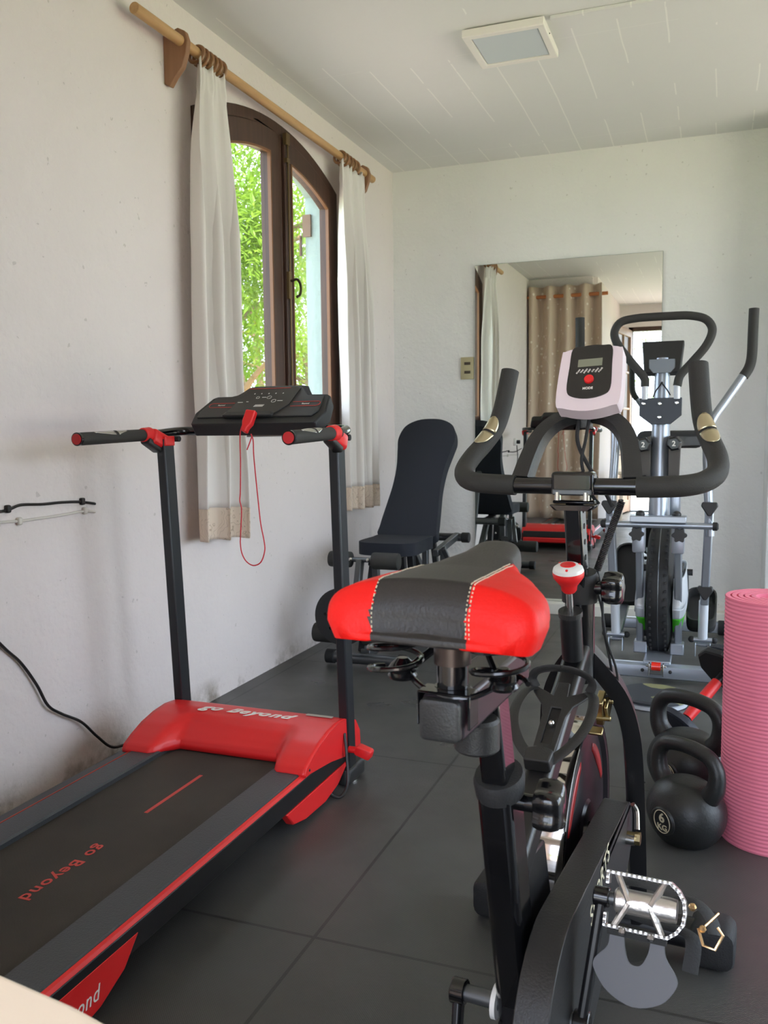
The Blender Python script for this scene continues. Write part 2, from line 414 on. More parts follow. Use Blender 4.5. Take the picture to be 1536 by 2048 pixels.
# window in the left wall
w = thing('window_1', None, None, (XL, 3.53, 1.03), kind='structure'); T = at(w)
M().prism(arc_poly(2.874, 4.186, 1.032, 1.498), yzx, XL-.045, XL+.006, [arc_poly(2.925, 4.135, 1.078, 1.452)[::-1]]).build('window_frame', WIN_WOOD, w, T=T, bevel=.003)
for nm, y0, y1, g0, g1 in (('l', 2.928, 3.555, 3.02, 3.468), ('r', 3.558, 4.132, 3.662, 4.065)):
    cs = M().prism(arc_poly(y0, y1, 1.081, 1.449), yzx, XL-.038, XL+.012, [arc_poly(g0, g1, 1.155, 1.358)[::-1]]).build('casement', WIN_WOOD, w, T=T, bevel=.004)
    M().prism(arc_poly(g0-.004, g1+.004, 1.15, 1.361), yzx, XL-.016, XL-.012).build('glass_pane', GLASS, cs, T=T, smooth=0)
    M().prism(arc_poly(g0-.001, g1+.001, 1.153, 1.359), yzx, XL+.0, XL+.015, [arc_poly(g0+.008, g1-.008, 1.163, 1.350)[::-1]]).build('glazing_bead', mat('bead_wood', (120, 80, 50), .5), cs, T=T)
M().box((XL+.02, 3.585, 1.7), (.016, .03, 1.22)).build('cover_strip', WIN_WOOD, w, T=T, bevel=.004)
r_ = M().cyl((XL+.036, 3.585, 1.12), (XL+.036, 3.585, 2.33), .005, n=8); r_.box((XL+.03, 3.585, 2.33), (.02, .035, .05)); r_.box((XL+.03, 3.585, 2.24), (.02, .03, .02)); r_.box((XL+.032, 3.585, 1.70), (.014, .03, .12))
esp = r_.build('bolt_rod', mat('aged_brass', (112, 92, 62), .45, .7), w, T=T, bevel=.002)
M().tube(spline([(XL+.04, 3.585, 1.72), (XL+.07, 3.59, 1.725), (XL+.075, 3.61, 1.70), (XL+.07, 3.615, 1.665), (XL+.06, 3.60, 1.65)], 5), .006, 8).build('handle', mat('dark_bronze', (70, 58, 44), .4, .8), esp, T=T)
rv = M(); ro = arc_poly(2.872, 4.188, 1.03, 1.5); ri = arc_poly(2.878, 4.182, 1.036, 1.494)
rv.prism(ro, yzx, XL-WT, XL-.05, [ri[::-1]]).build('darkened_reveal', mat('darkened_reveal_render', (150, 166, 162), .85, bump=.4, bscale=40, var=.06), w, T=at(w))  # white plaster darkened to grey-green in the colour to hold back outdoor glare
# old hinge strap left on the outer jamb
hg = thing('shutter_hinge', 'rusty shutter hinge on the outer jamb of the arched window', 'hinge', (XL-WT, 4.185, 2.0))
M().box((.012, -.009, .10), (.045, .014, .11)).build('plate', mat('weathered_iron', (110, 84, 66), .8), hg); M().cyl((-.02, -.02, -.05), (-.02, -.02, .05), .008, n=10).build('pin', mat('rusty_iron', (96, 70, 54), .7, .4), hg)

# rear glazed door opening (seen in the mirror)
d = thing('door_1', None, None, (-.15, -1.46, 0), kind='structure')
fr = M(); fr.box((-.875, 0, 1.15), (.05, .1, 2.3)); fr.box((.875, 0, 1.15), (.05, .1, 2.3)); fr.box((0, 0, 2.275), (1.8, .1, .05)); fr.build('door_frame', WIN_WOOD, d, bevel=.004)
# two wooden glazed door leaves folded open into the room
for i, (x, y, a) in enumerate(((-1.02, -1.36, 97), (.73, -1.36, 84))):
    L = thing('door_%d' % (i+2), None, None, (x, y, .01), kind='structure'); L.rotation_euler = (0, 0, math.radians(a))
    q = M(); q.box((.04, 0, 1.12), (.08, .04, 2.24)); q.box((.78, 0, 1.12), (.08, .04, 2.24))
    for z in (.08, .80, 2.2): q.box((.41, 0, z), (.74, .04, .14 if z < 1 else .09))
    q.box((.41, 0, 1.5), (.025, .03, 1.35)); q.box((.41, 0, 1.28), (.68, .03, .025)); q.box((.41, 0, 1.72), (.68, .03, .025))
    q.build('door_leaf', wood('door_wood_%d' % i, (134, 104, 82), (156, 124, 98), .5, 3, 'Z'), L, bevel=.004)
    M().box((.41, 0, 1.5), (.68, .005, 1.35)).build('glass_pane', GLASS, L, smooth=0)
    M().box((.41, 0, .43), (.68, .02, .58)).build('lower_panel', wood('door_panel_%d' % i, (134, 104, 82), (156, 124, 98), .5, 3, 'Z'), L, bevel=.004)
# unseen window added in the right wall, made large for side light
w2 = thing('window_added', None, None, (2.3, 2.7, .06), kind='structure')
pn = [(-1.9+1.2667*k, -1.9+1.2667*(k+1)) for k in range(3)]
f2 = M().prism([(-1.9, 0), (1.9, 0), (1.9, 2.26), (-1.9, 2.26)], yzx, .02, .08, [[(a+.05, .07), (b-.05, .07), (b-.05, 2.20), (a+.05, 2.20)][::-1] for a, b in pn])
f2.build('window_frame', WIN_WOOD, w2)
for a, b in pn: M().box((.05, (a+b)/2, 1.135), (.004, b-a-.09, 2.14)).build('glass_pane', GLASS, w2, smooth=0)

# ceiling lamp, cable raceway
t = thing('ceiling_lamp', 'square white surface lamp, switched off, on the board ceiling', 'lamp', (-.785, 3.53, 2.5))
M().prism([(-.157, -.157), (.157, -.157), (.157, .157), (-.157, .157)], xyz, .035, .066, [[(-.128, -.128), (.128, -.128), (.128, .128), (-.128, .128)][::-1]]).build('frame', LAMP_FR, t, bevel=.004)
M().box((0, 0, .058), (.30, .30, .018)).build('housing', LAMP_FR, t, bevel=.003)
M().box((0, 0, .046), (.254, .254, .012)).build('diffuser', DIFFUSER, t, bevel=.004)
M().ball((.1575, -.05, .045), .003, 8).build('screw', RUBBER, t)
tag(M().box((.75, 3.40, ZC-.007), (2.72, .024, .014)).build('cable_raceway', CEIL, bevel=.003), 'white painted cable strip running across the ceiling from the square lamp', 'raceway')
# switch
t = thing('light_switch', 'ivory wall switch plate with two dark slots beside the tall mirror', 'switch', (-1.372, YB, 1.41))
M().rbox((0, -.006, 0), (.078, .012, .128), .004).build('plate', IVORY, t)
for z in (.027, -.023): M().box((.002, -.0135, z), (.036, .006, .016)).build('rocker', DARK_SW, t, bevel=.001)
# mirror
t = thing('wall_mirror', 'tall frameless mirror standing on the white skirting against the back wall', 'mirror', (-.806, 5.02, .063))
M().box((0, -.0035, .965), (1.034, .003, 1.928)).build('mirror_glass', MIRROR, t, smooth=0)
M().box((0, .001, .965), (1.037, .005, 1.932)).build('backing', mat('mirror_edge', (120, 134, 124), .4), t)
for z in (.6, 1.35): M().cyl((.519, -.004, z), (.519, .004, z), .006, n=10).build('clip', STEEL, t)

# ------------------------------------------------------------------ curtains
RZ, RX = 2.397, -1.762
t = thing('curtain_rod', 'round wooden rod above the arched window, carried on a wooden bracket', 'curtain rod', (RX, 3.49, RZ)); T = at(t)
M().cyl((RX, 2.455, RZ), (RX, 4.53, RZ), .0185, n=20).build('rod', ROD_WOOD, t, T=T, bevel=.002)
for yy in (2.722, 4.42):
    pl = [(0, -.135), (.022, -.145), (.045, -.115), (.075, -.085), (.092, -.04), (.098, 0), (.088, .03), (.06, .045), (.03, .035), (.012, .06), (0, .065)]
    M().prism(pl, lambda u, v, k: V((XL+u, yy+k, RZ+v)), -.012, .012).build('bracket', BRACKET_WOOD, t, T=T, bevel=.003)
def ring(y, tilt, label, group):
    o = V((RX, y, RZ-.006)); q = M(); pts = [(.030*math.cos(a), math.sin(tilt)*.030*math.sin(a), .030*math.sin(a)) for a in [2*PI*k/24 for k in range(24)]]
    q.tube(pts, .0068, 8, closed=True); q.v = [v+o for v in q.v]
    tag(q.build('curtain_ring', RING_WOOD, origin=o), label, 'curtain ring', group)
for k in range(6): ring(2.815+.030*k, .25-.05*k, 'brown wooden ring bunched on the rod over the curtain nearest the camera', 'rings of the near curtain')
for k in range(5): ring(4.09+.045*k, .3-.1*k, 'brown wooden ring bunched on the rod over the curtain nearest the room corner', 'rings of the far curtain')
def curtain(y_t, y_m, y_b, zb, nf, ph, label, seed):
    t = thing('curtain', label, 'curtain', (RX, (y_b[0]+y_b[1])/2, zb[0])); T = at(t)
    def P(u, v):     # u across 0..1, v down 0..1 (v=1 bottom)
        z = 2.365+(zb[0]+(zb[1]-zb[0])*u-2.365)*v
        if v < .2: a = (v/.2); a = a*a*(3-2*a); y0 = y_t[0]+(y_m[0]-y_t[0])*a; y1 = y_t[1]+(y_m[1]-y_t[1])*a
        else: a = (v-.2)/.8; y0 = y_m[0]+(y_b[0]-y_m[0])*a; y1 = y_m[1]+(y_b[1]-y_m[1])*a
        wob = noise.noise(V((u*3+seed, v*2.2, 0)))*.10
        amp = .013+.026*min(1, v*3)
        w_ = u+wob*.5*math.sin(PI*u)
        sn = math.sin(2*PI*nf*w_+ph+math.sin(v*3+seed)*.5)
        x = RX+amp*math.copysign(abs(sn)**.6, sn)+ (.006*math.sin(2*PI*nf*3.1*u) if v < .06 else 0)+.010*noise.noise(V((u*6, v*4, seed)))
        y = y0+(y1-y0)*u+.030*math.cos(2*PI*nf*w_+ph)*min(1, v*3)
        if v < .001: z += .012*math.sin(u*nf*4*PI)
        return V((x+.012, y, z))
    hv = .93
    M().grid(lambda a, b: P(a, b*hv), 90, 60).build('drape', CLOTH, t, T=T, solid=.0022, smooth=60, fix=False)
    M().grid(lambda a, b: P(a, hv+b*(1-hv))+V((.0005, 0, 0)), 90, 10).build('hem_band', HEM, t, T=T, solid=.0026, smooth=60, fix=False)
    return t
curtain((2.790, 3.00), (2.745, 3.035), (2.715, 3.095), (.655, .63), 2.6, .8, 'off-white curtain hanging by the window edge behind the treadmill console', 1.0)
curtain((4.05, 4.38), (4.055, 4.40), (4.12, 4.45), (.645, .64), 2.7, 2.2, 'off-white curtain hanging on the corner side of the arched window', 5.0)
# beige curtain at the partition (mirror)
t = thing('eyelet_curtain', 'beige dotted eyelet curtain seen in the mirror behind the treadmill', 'curtain', (-1.45, 1.0, .14))
def EP(u, v):
    x = -.37+.735*u; z = 2.34*(1-v)
    return V((x+.01*math.sin(v*5), .055*math.sin(2*PI*4.2*u+.5*math.sin(v*2))*(1-.25*v)+.02, z))
M().grid(EP, 120, 30).build('drape', DOTS, t, solid=.003, smooth=60, fix=False)
tag(M().cyl((-1.83, 1.02, 2.38), (-1.03, 1.02, 2.38), .018, n=16).build('eyelet_curtain_rod', wood('orange_rod', (176, 104, 60), (196, 124, 74), .4, 3, 'X')), 'orange-brown wooden rod carrying the beige curtain seen in the mirror', 'curtain rod')

# ------------------------------------------------------------------ wires on the left wall
def wire(name, pts, r, m, label, cat, clips=(), clipm=None, n=8):
    P = spline(pts, n); o = V(pts[0])
    t = thing(name, label, cat, tuple(o)); T = at(t)
    M().tube(P, r, 8).build('cable', m, t, T=T)
    for c in clips: M().box((XL+.006, c[1], c[2]), (.014, .016, .022)).build('clip', clipm or m, t, T=T, bevel=.004)
    return t
x = XL+.005
wire('wall_cable', [(x, 1.30, .86), (x, 1.6, .835), (x, 1.863, .841), (x, 1.90, .846), (x, 1.938, .853), (x, 2.02, .848), (x, 2.10, .847), (x, 2.18, .842), (x, 2.245, .832), (XL-.01, 2.262, .829)], .0042, BLACK_RUBBER_WIRE, 'black cable clipped to the left wall, ending in a small hole', 'cable', [(x, 1.885, .846), (x, 2.19, .843)])
wire('painted_cable', [(x, 1.30, .80), (x, 1.7, .808), (x, 1.86, .811), (x, 1.93, .808), (x, 2.02, .808), (x, 2.10, .809), (x, 2.2, .812), (x, 2.248, .805)], .004, WHITE_WIRE, 'white overpainted cable clipped to the left wall just under the black one', 'cable', [(x, 1.925, .808), (x, 2.20, .813)])
wire('power_cord', [(x+.02, 1.615, .90), (x+.03, 1.63, .75), (x+.01, 1.72, .60), (x+.005, 1.838, .471), (x+.005, 1.90, .41), (x+.008, 1.955, .33), (x+.01, 1.994, .258), (x+.01, 2.05, .215), (x+.012, 2.13, .165), (x+.02, 2.19, .10), (x+.035, 2.24, .05), (x+.07, 2.275, .052), (x+.13, 2.30, .07), (x+.20, 2.315, .085), (x+.27, 2.32, .095)], .0045, BLACK_RUBBER_WIRE, 'thin black mains lead hanging down the left wall to the treadmill', 'cable')
t = thing('wall_socket', 'small wall socket box high on the left wall, feeding the treadmill lead', 'socket', (XL, 1.613, .93))
M().rbox((.012, 0, 0), (.024, .07, .07), .006).build('box', WHITE_PL, t); M().cyl((.02, 0, 0), (.055, 0, 0), .018).build('plug', RUBBER, t)

# ------------------------------------------------------------------ treadmill
t = thing('treadmill', 'black and red folding treadmill along the left wall below the window', 'treadmill', (-1.295, 1.6, 0)); T = at(t)
TX0, TX1, TZ = -1.585, -1.005, .13
YR, YF = .90, 2.42
def ubeam(x0, x1): return M().prism([(x0, .075), (x1, .075), (x1, .128), (x0, .128)], lambda u, v, k: V((u, k, v)), YR, YF-.06)
ubeam(-1.608, -1.569).build('side_frame', BLACK_TUBE, t, T=T, bevel=.003); ubeam(-1.03, -1.005).build('side_frame', BLACK_TUBE, t, T=T, bevel=.003)
RAIL_MAT = mat('ribbed_rail_plastic', (52, 55, 58), .42, bump=.15, bscale=300)
for sx in (-1, 1):
    xc = -1.295; a, b = (.185, .277 if sx > 0 else .268)
    M().prism([(a, .118), (b, .118), (b, .130), (b-.006, .138), (a+.004, .138), (a, .133)], lambda u, v, k: V((xc+sx*u, k, v)), YR+.01, 2.20).build('foot_rail', RAIL_MAT, t, T=T)
    M().prism([(b, .112), (b+.0115, .112), (b+.0115, .128), (b+.007, .134), (b, .136)] if sx > 0 else [(b, .112), (b+.006, .112), (b+.006, .1345), (b, .137)], lambda u, v, k: V((xc+sx*u, k, v)), YR+.01, 2.20).build('rail_stripe', RED_PL if sx > 0 else mat('left_stripe_red', (190, 70, 52), .5), t, T=T)
M().prism([(YR+.02, .10), (YR+.03, .122), (2.30, .122), (2.30, .07), (YR+.03, .07), (YR+.02, .09)], lambda u, v, k: V((k, u, v)), -1.485, -1.105).build('belt', BELT, t, T=T)
M().cyl((-1.485, YR+.05, .096), (-1.105, YR+.05, .096), .024).build('rear_roller', GREY_STEEL, t, T=T)
for x in (-1.575, -1.015): M().prism([(YR-.03, .03), (YR-.02, .14), (YR+.07, .145), (YR+.08, .04)], lambda u, v, k: V((x+k, u, v)), -.03, .03).build('end_cap', BLACK_PL, t, T=T, bevel=.006)
# belt prints
M().box((-1.289, 1.855, .1224), (.010, .25, .0006)).build('belt_stripe', INK_RED, t, T=T)
bt = text('go Beyond', .052, .0003, spacing=1.12, bold=.0008); bt = xf(bt, basis((-1.279, 1.432, .1226), (0, -1, 0), (1, 0, 0)) @ Matrix.Diagonal((1.0, .78, 1, 1)))
bt.build('belt_lettering', INK_RED, t, T=T, smooth=0)
bt = text('go Be', .052, .0003, spacing=1.12, bold=.0008); bt = xf(bt, basis((-1.279, 2.135, .1226), (0, -1, 0), (1, 0, 0)) @ Matrix.Diagonal((1.0, .78, 1, 1)))
# motor cover
prof = [(2.035, .138), (2.045, .152), (2.08, .170), (2.13, .190), (2.19, .204), (2.25, .210), (2.31, .205), (2.38, .180), (2.41, .14), (2.415, .09), (2.36, .085), (2.20, .118)]
cv = M()
def cover_y0(x):     # the front edge is set back over the belt
    u = abs(x+1.295); return 2.035 if u > .20 else (2.125 if u < .165 else 2.125-(u-.165)/.035*.09)
def CV(a, b):
    x = -1.588+.586*a; y0 = cover_y0(x); n = len(prof)-3
    f = b*(n-1); i = min(int(f), n-2); k = f-i; y = prof[i][0]*(1-k)+prof[i+1][0]*k; z = prof[i][1]*(1-k)+prof[i+1][1]*k
    if y0 > 2.04:
        s_ = (2.25-y0)/(2.25-2.035)
        if y < 2.25: y = 2.25-(2.25-y)*s_
    if b == 0: z = .132 if y0 < 2.1 else .126
    return V((x, y, z))
cv.grid(CV, 48, 40)
for xs in (-1.588, -1.002): cv.prism([(p[0], p[1]) for p in prof], lambda u, v, k: V((xs+k, u, v)), -.001, .001)
cover = cv.build('motor_cover', RED_PL, t, T=T, smooth=40, solid=.004)
bt = text('go Beyond', .064, .0004, shear=.35, spacing=1.1, bold=.0016)
def onto(vv):        # drape lettering over the cover's crown
    y = 2.255+vv.y*.82; i = max(k for k in range(len(prof)-3) if prof[k][0] <= y); p, q = prof[i], prof[i+1]; k = (y-p[0])/(q[0]-p[0])
    return V((-1.305+vv.x*1.0, y, p[1]+(q[1]-p[1])*k+.003+vv.z))
bt.v = [onto(v) for v in bt.v]; bt.build('lettering', INK_WHITE, cover, T=T, smooth=0)
M().box((-1.08, 2.295, .2115), (.085, .014, .001)).build('rating_sticker', mat('sticker', (170, 160, 150), .5), cover, T=T)
M().ball((-1.0, 2.055, .146), .004, 8).build('screw', RUBBER, cover, T=T)
M().box((-1.295, 2.418, .135), (.56, .012, .055)).build('front_plate', BLACK_PL, t, T=T, bevel=.004)
M().box((-1.295, 2.415, .085), (.56, .03, .045)).build('lower_front_bar', RED_PL, t, T=T, bevel=.01)
# red side feet
for sx in (-1, 1):
    xx = -1.295+sx*.281
    M().prism([(1.925, .075), (1.96, .035), (2.04, .018), (2.16, .014), (2.25, .03), (2.33, .075)], lambda u, v, k: V((xx+k, u, v)), -.012, .012).build('front_foot', RED_PL, t, T=T, bevel=.003)
    rf = M().prism([(1.315, .108), (1.27, .060), (1.20, .030), (1.02, .004), (.95, .004), (.93, .06), (.93, .108)], lambda u, v, k: V((xx+k, u, v)), -.010, .010).build('rear_foot', RED_PL, t, T=T, bevel=.003)
    if sx > 0:
        bt = text('go Beyond', .045, .0003, shear=.25, spacing=1.1)
        xf(bt, basis((xx+.0108, 1.11, .062), (0, 1, 0), (0, 0, 1)) @ Matrix.Diagonal((.80, .9, 1, 1))).build('lettering', INK_WHITE, rf, T=T, smooth=0)
# posts
for sx in (-1, 1):
    xb, xt = -1.295+sx*.285, -1.295+sx*.287
    M().rect((xb, 2.345, .03), (xt, 2.285, 1.035), .030, .052, up=(0, 1, 0)).build('post', POST_BLACK, t, T=T, bevel=.004)
    ft = M().rbox((xb, 2.36, .028), (.045, .12, .05), .012); ft.build('post_foot', BLACK_PL, t, T=T)
    M().lathe((xb, 2.36, 0), [(.022, 0), (.022, .006), (.008, .01), (.008, .03)]).build('levelling_pad', STEEL, t, T=T)
kn = M().cyl((-.993, 2.31, .115), (-.965, 2.31, .115), .010, n=12); kn.rbox((-.945, 2.31, .113), (.05, .032, .03), .008, Matrix.Rotation(.3, 3, 'Y')); kn.build('red_knob', RED_PL, t, T=T)
M().tube(spline([(-.998, 2.29, .17), (-.985, 2.275, .10), (-.975, 2.255, .035), (-.985, 2.225, .006), (-1.01, 2.205, .02), (-1.02, 2.20, .06), (-1.02, 2.21, .10)], 6), .0045, 8).build('power_lead_loop', BLACK_RUBBER_WIRE, t, T=T)
# handles
for sx in (-1, 1):
    px = lambda o: -1.295+sx*o
    M().tube([(px(.318), 1.93, 1.036), (px(.305), 2.255, 1.046)], .0178, 20).build('grip', FOAM, t, T=T)
    M().cyl((px(.3185), 1.9255, 1.0358), (px(.3183), 1.933, 1.0360), .0185, n=20).build('end_ring', BLACK_GLOSS, t, T=T)
    M().cyl((px(.3187), 1.9225, 1.0357), (px(.3183), 1.931, 1.0360), .0148, n=20).build('end_cap', RED_CAP, t, T=T)
    ft = M()
    def bd(u0, u1, w0):
        a_ = V((px(.3175-(u0)*.013/.32*1), 1.93+u0, 0)); 
    # silver grip patches: thin shells on top of the grip
    for (ya, yb, ka, kb) in ((1.985, 2.065, -.45, .25), (2.078, 2.12, -.25, .45)):
        def SH(a, b, ya=ya, yb=yb):
            y = ya+(yb-ya)*a; f = (y-1.93)/.325; cx = .318-.013*f; cz = 1.036+.010*f
            half = .62*(a if ya < 2.05 else 1-a)+.12; an = PI/2+(b-.5)*2*half-.5
            return V((px(cx)+.0186*math.cos(an), y, cz+.0186*math.sin(an)))
        M().grid(SH, 8, 10).build('pulse_pad', STEEL, t, T=T, solid=.001)
    # red clamp over the post top
    br = M(); br.tube([(px(.3065), 2.20, 1.0445), (px(.306), 2.235, 1.0455)], [.0215, .0235], 20, cap=True)
    br.rbox((px(.298), 2.262, 1.030), (.042, .075, .048), .012, Matrix.Rotation(-.35, 3, 'X'))
    br.box((px(.286), 2.286, 1.026), (.036, .05, .03)); br.build('clamp', RED_PL, t, T=T, bevel=.003)
    M().rbox((px(.30), 2.235, 1.014), (.034, .07, .022), .008, Matrix.Rotation(-.45, 3, 'X')).build('clamp_base', BLACK_PL, t, T=T)
    M().cyl((px(.286)+.012, 2.318, 1.032), (px(.286)+.03, 2.318, 1.032), .009, n=12).build('clamp_bolt', RUBBER, t, T=T)
    M().tube(spline([(px(.305), 2.25, 1.046), (px(.302), 2.30, 1.050), (px(.292), 2.345, 1.054), (px(.265), 2.37, 1.056), (px(.22), 2.378, 1.056), (px(.15), 2.38, 1.056)], 6), .0135, 14).build('handle_tube', BLACK_GLOSS, t, T=T)
# console
cb = thing  # noqa
RC = basis((-1.298, 2.335, 1.094), (1, -.02, 0), (0, .82, .57)) @ Matrix.Diagonal((.905, 1, 1, 1))     # u across, v up the sloping face
body = [(-.232, -.030), (.236, -.030), (.252, .030), (.232, .112), (.218, .122), (.160, .124), (.140, .150), (.125, .172), (.105, .178), (-.085, .178), (-.105, .170), (-.128, .130), (-.150, .122), (-.206, .122), (-.222, .112), (-.248, .03)]
cs = M().prism(body, lambda u, v, k: RC @ V((u, v, k)), -.045, 0).build('console', BLACK_MATTE, t, T=T, bevel=.008, bseg=3)
inner = [(-.222, .0), (.212, .0), (.226, .03), (.214, .105), (.15, .112), (.112, .158), (.10, .165), (-.078, .165), (-.092, .158), (-.132, .112), (-.20, .112), (-.226, .03)]
M().prism(inner, lambda u, v, k: RC @ V((u, v, k)), 0, .004).build('console_panel', BLACK_PL, cs, T=T, bevel=.002)
dsp = [(-.118, .012), (.070, .012), (.105, .06), (.108, .150), (.095, .158), (-.075, .158), (-.088, .148)]
M().prism(dsp, lambda u, v, k: RC @ V((u, v, k)), .004, .007).build('display', mat('display_glass_black', (34, 34, 34), .22), cs, T=T, bevel=.001)
pi = M(); pi.box((-.01, .150, .0074), (.16, .0018, .0006)); pi.v = [RC @ v for v in pi.v]; pi.build('red_trim', INK_RED, cs, T=T, smooth=0)
for (u0, u1) in ((-.195, -.112), (.112, .205)):
    q = M(); sgn = 1 if u0 > 0 else -1
    a_, b_ = (u0, u1)
    q.box(((a_+b_)/2, .075, .0044), (b_-a_, .0018, .0008)); q.box(((a_+b_)/2, .052, .0044), (b_-a_, .0018, .0008)); e_ = b_ if sgn > 0 else a_
    q.tube([(e_+sgn*.0115*math.cos(k), .0635+.0115*math.sin(k), .0044) for k in [(-PI/2+PI*i/8) for i in range(9)]], .001, 4)
    q.v = [RC @ v for v in q.v]; q.build('red_outline', INK_RED, cs, T=T, smooth=0)
    tx = text('Beyond', .009, .0002); tx.v = [RC @ (V(((a_+b_)/2+.005*sgn, .0635, .0047))+v) for v in tx.v]; tx.build('lettering', INK_WHITE, cs, T=T, smooth=0)
ic = []
def icon(fn):
    q = M(); fn(q); q.v = [RC @ v for v in q.v]; q.build('button_icon', INK_WHITE, cs, T=T, smooth=0)
for u in (-.055, -.028, .0, .027, .055): icon(lambda q: q.add([V((u-.003, .118, .0075)), V((u+.003, .118, .0075)), V((u, .124, .0075))], [(0, 1, 2)]))
for (u, v, r) in ((-.032, .098, .006), (.012, .098, .008), (.038, .078, .008)):
    icon(lambda q: q.tube([(u+r*math.cos(k), v+r*math.sin(k), .0075) for k in [2*PI*i/16 for i in range(16)]], .0006, 4, closed=True))
for (u, v, w_) in ((-.008, .099, .016), (.062, .078, .02), (-.088, .073, .02), (-.062, .076, .008)): icon(lambda q: q.box((u, v, .0075), (w_, .0025, .0004)))
q = M()
for i in range(8): q.box((-.022+i*.0045, .053, .0075), (.0022, .012, .0004), Matrix.Rotation(-.3, 3, 'Z'))
q.v = [RC @ v for v in q.v]; q.build('barcode_mark', INK_WHITE, cs, T=T, smooth=0)
M().prism([(-.118, -.006), (.074, -.006), (.07, .014), (-.112, .014)], lambda u, v, k: RC @ V((u, v, k)), .002, .014).build('tablet_ledge', BLACK_PL, cs, T=T, bevel=.005)
# safety key
sk = thing('safety_key', 'red safety key with looped red cord hanging from the treadmill console', 'safety key', (-1.315, 2.30, 1.05)); S = Matrix.Translation((.046, -.01, .004)) @ at(sk)
KQ = basis((-1.316, 2.268, 1.075), (.93, 0, -.25), (.25, .35, .93))
M().prism([(-.016, .030), (.014, .034), (.017, -.006), (.010, -.022), (.010, -.036), (-.004, -.036), (-.008, -.022), (-.014, -.006)], lambda u, v, k: KQ @ V((u, v, k)), 0, .022).build('key_body', RED_PL, sk, T=S, bevel=.004, bseg=3)
M().tube(spline([(p[0], p[1], 1.045-(1.045-p[2])*.925) for p in [(-1.334, 2.262, 1.075), (-1.343, 2.258, 1.04), (-1.344, 2.258, .95), (-1.347, 2.258, .86), (-1.349, 2.257, .83), (-1.344, 2.257, .80), (-1.349, 2.256, .72), (-1.350, 2.256, .69), (-1.345, 2.256, .66), (-1.33, 2.255, .636), (-1.307, 2.255, .625), (-1.283, 2.255, .637), (-1.270, 2.255, .67), (-1.270, 2.255, .70), (-1.281, 2.256, .76), (-1.288, 2.257, .83), (-1.296, 2.258, .92), (-1.300, 2.258, .98), (-1.300, 2.257, 1.02), (-1.306, 2.256, 1.041)]], 6), .0019, 6).build('cord', RED_CORD, sk, T=S)
M().tube([(-1.303, 2.254, 1.032), (-1.310, 2.25, 1.01), (-1.316, 2.248, .995)], .002, 6).build('cord_tail', RED_CORD, sk, T=S)

# ------------------------------------------------------------------ weight bench
BX = -1.445
t = thing('weight_bench', 'black padded weight bench with raised backrest in the room corner', 'bench', (BX, 4.0, 0)); T = at(t)
def cap_tube(y, z, x0, x1, r, m, nm='stabiliser'):
    s_ = M().cyl((x0+.04, y, z), (x1-.04, y, z), r, n=18).build(nm, m, t, T=T)
    for a, b in ((x0, x0+.045), (x1-.045, x1)): M().lathe((a, y, z), [(r*.95, 0), (r+.006, .004), (r+.006, b-a-.003), (r+.002, b-a)], axis=(1, 0, 0), n=18).build('end_cap', RUBBER, t, T=T)
cap_tube(3.56, .036, BX-.19, BX+.20, .026, GREY_STEEL)
cap_tube(4.72, .036, BX-.19, BX+.19, .026, GREY_STEEL)
cap_tube(4.58, .468, BX-.2, BX+.205, .022, GREY_STEEL, 'rear_cross_tube')
f = M(); f.rect((BX, 3.56, .06), (BX, 4.72, .06), .045, .04); f.build('base_beam', GREY_STEEL, t, T=T, bevel=.004)
f = M(); f.rect((BX-.02, 3.58, .06), (BX-.02, 3.74, .45), .035, .045, up=(0, 1, 0)); f.rect((BX+.06, 4.10, .07), (BX+.06, 4.02, .46), .035, .04, up=(0, 1, 0)); f.rect((BX-.01, 4.15, .07), (BX-.01, 4.08, .46), .035, .04, up=(0, 1, 0)); f.rect((BX, 3.66, .455), (BX, 4.3, .44), .045, .03)
f.build('frame', BLACK_TUBE, t, T=T, bevel=.004)
f = M(); f.rect((BX+.13, 4.20, .43), (BX+.13, 4.60, .475), .03, .035); f.rect((BX+.09, 4.16, .30), (BX+.09, 4.16, .47), .03, .03, up=(0, 1, 0)); f.rect((BX+.09, 4.16, .31), (BX+.17, 4.22, .31), .03, .03); f.rect((BX+.16, 4.24, .31), (BX+.16, 4.24, .45), .03, .03, up=(0, 1, 0)); f.rect((BX+.17, 4.2, .46), (BX+.21, 4.3, .30), .025, .02, up=(0, 1, 0)); f.rect((BX-.12, 4.20, .43), (BX-.12, 4.60, .475), .03, .035)
f.rect((BX, 4.25, .42), (BX, 4.62, .07), .035, .035, up=(0, 1, 0)); f.rect((BX, 4.45, .78), (BX, 4.7, .1), .03, .03, up=(0, 1, 0))
f.build('rear_support', GREY_STEEL, t, T=T, bevel=.004)
M().cyl((BX+.19, 4.22, .40), (BX+.215, 4.22, .40), .011, n=8).build('bolt', STEEL, t, T=T)
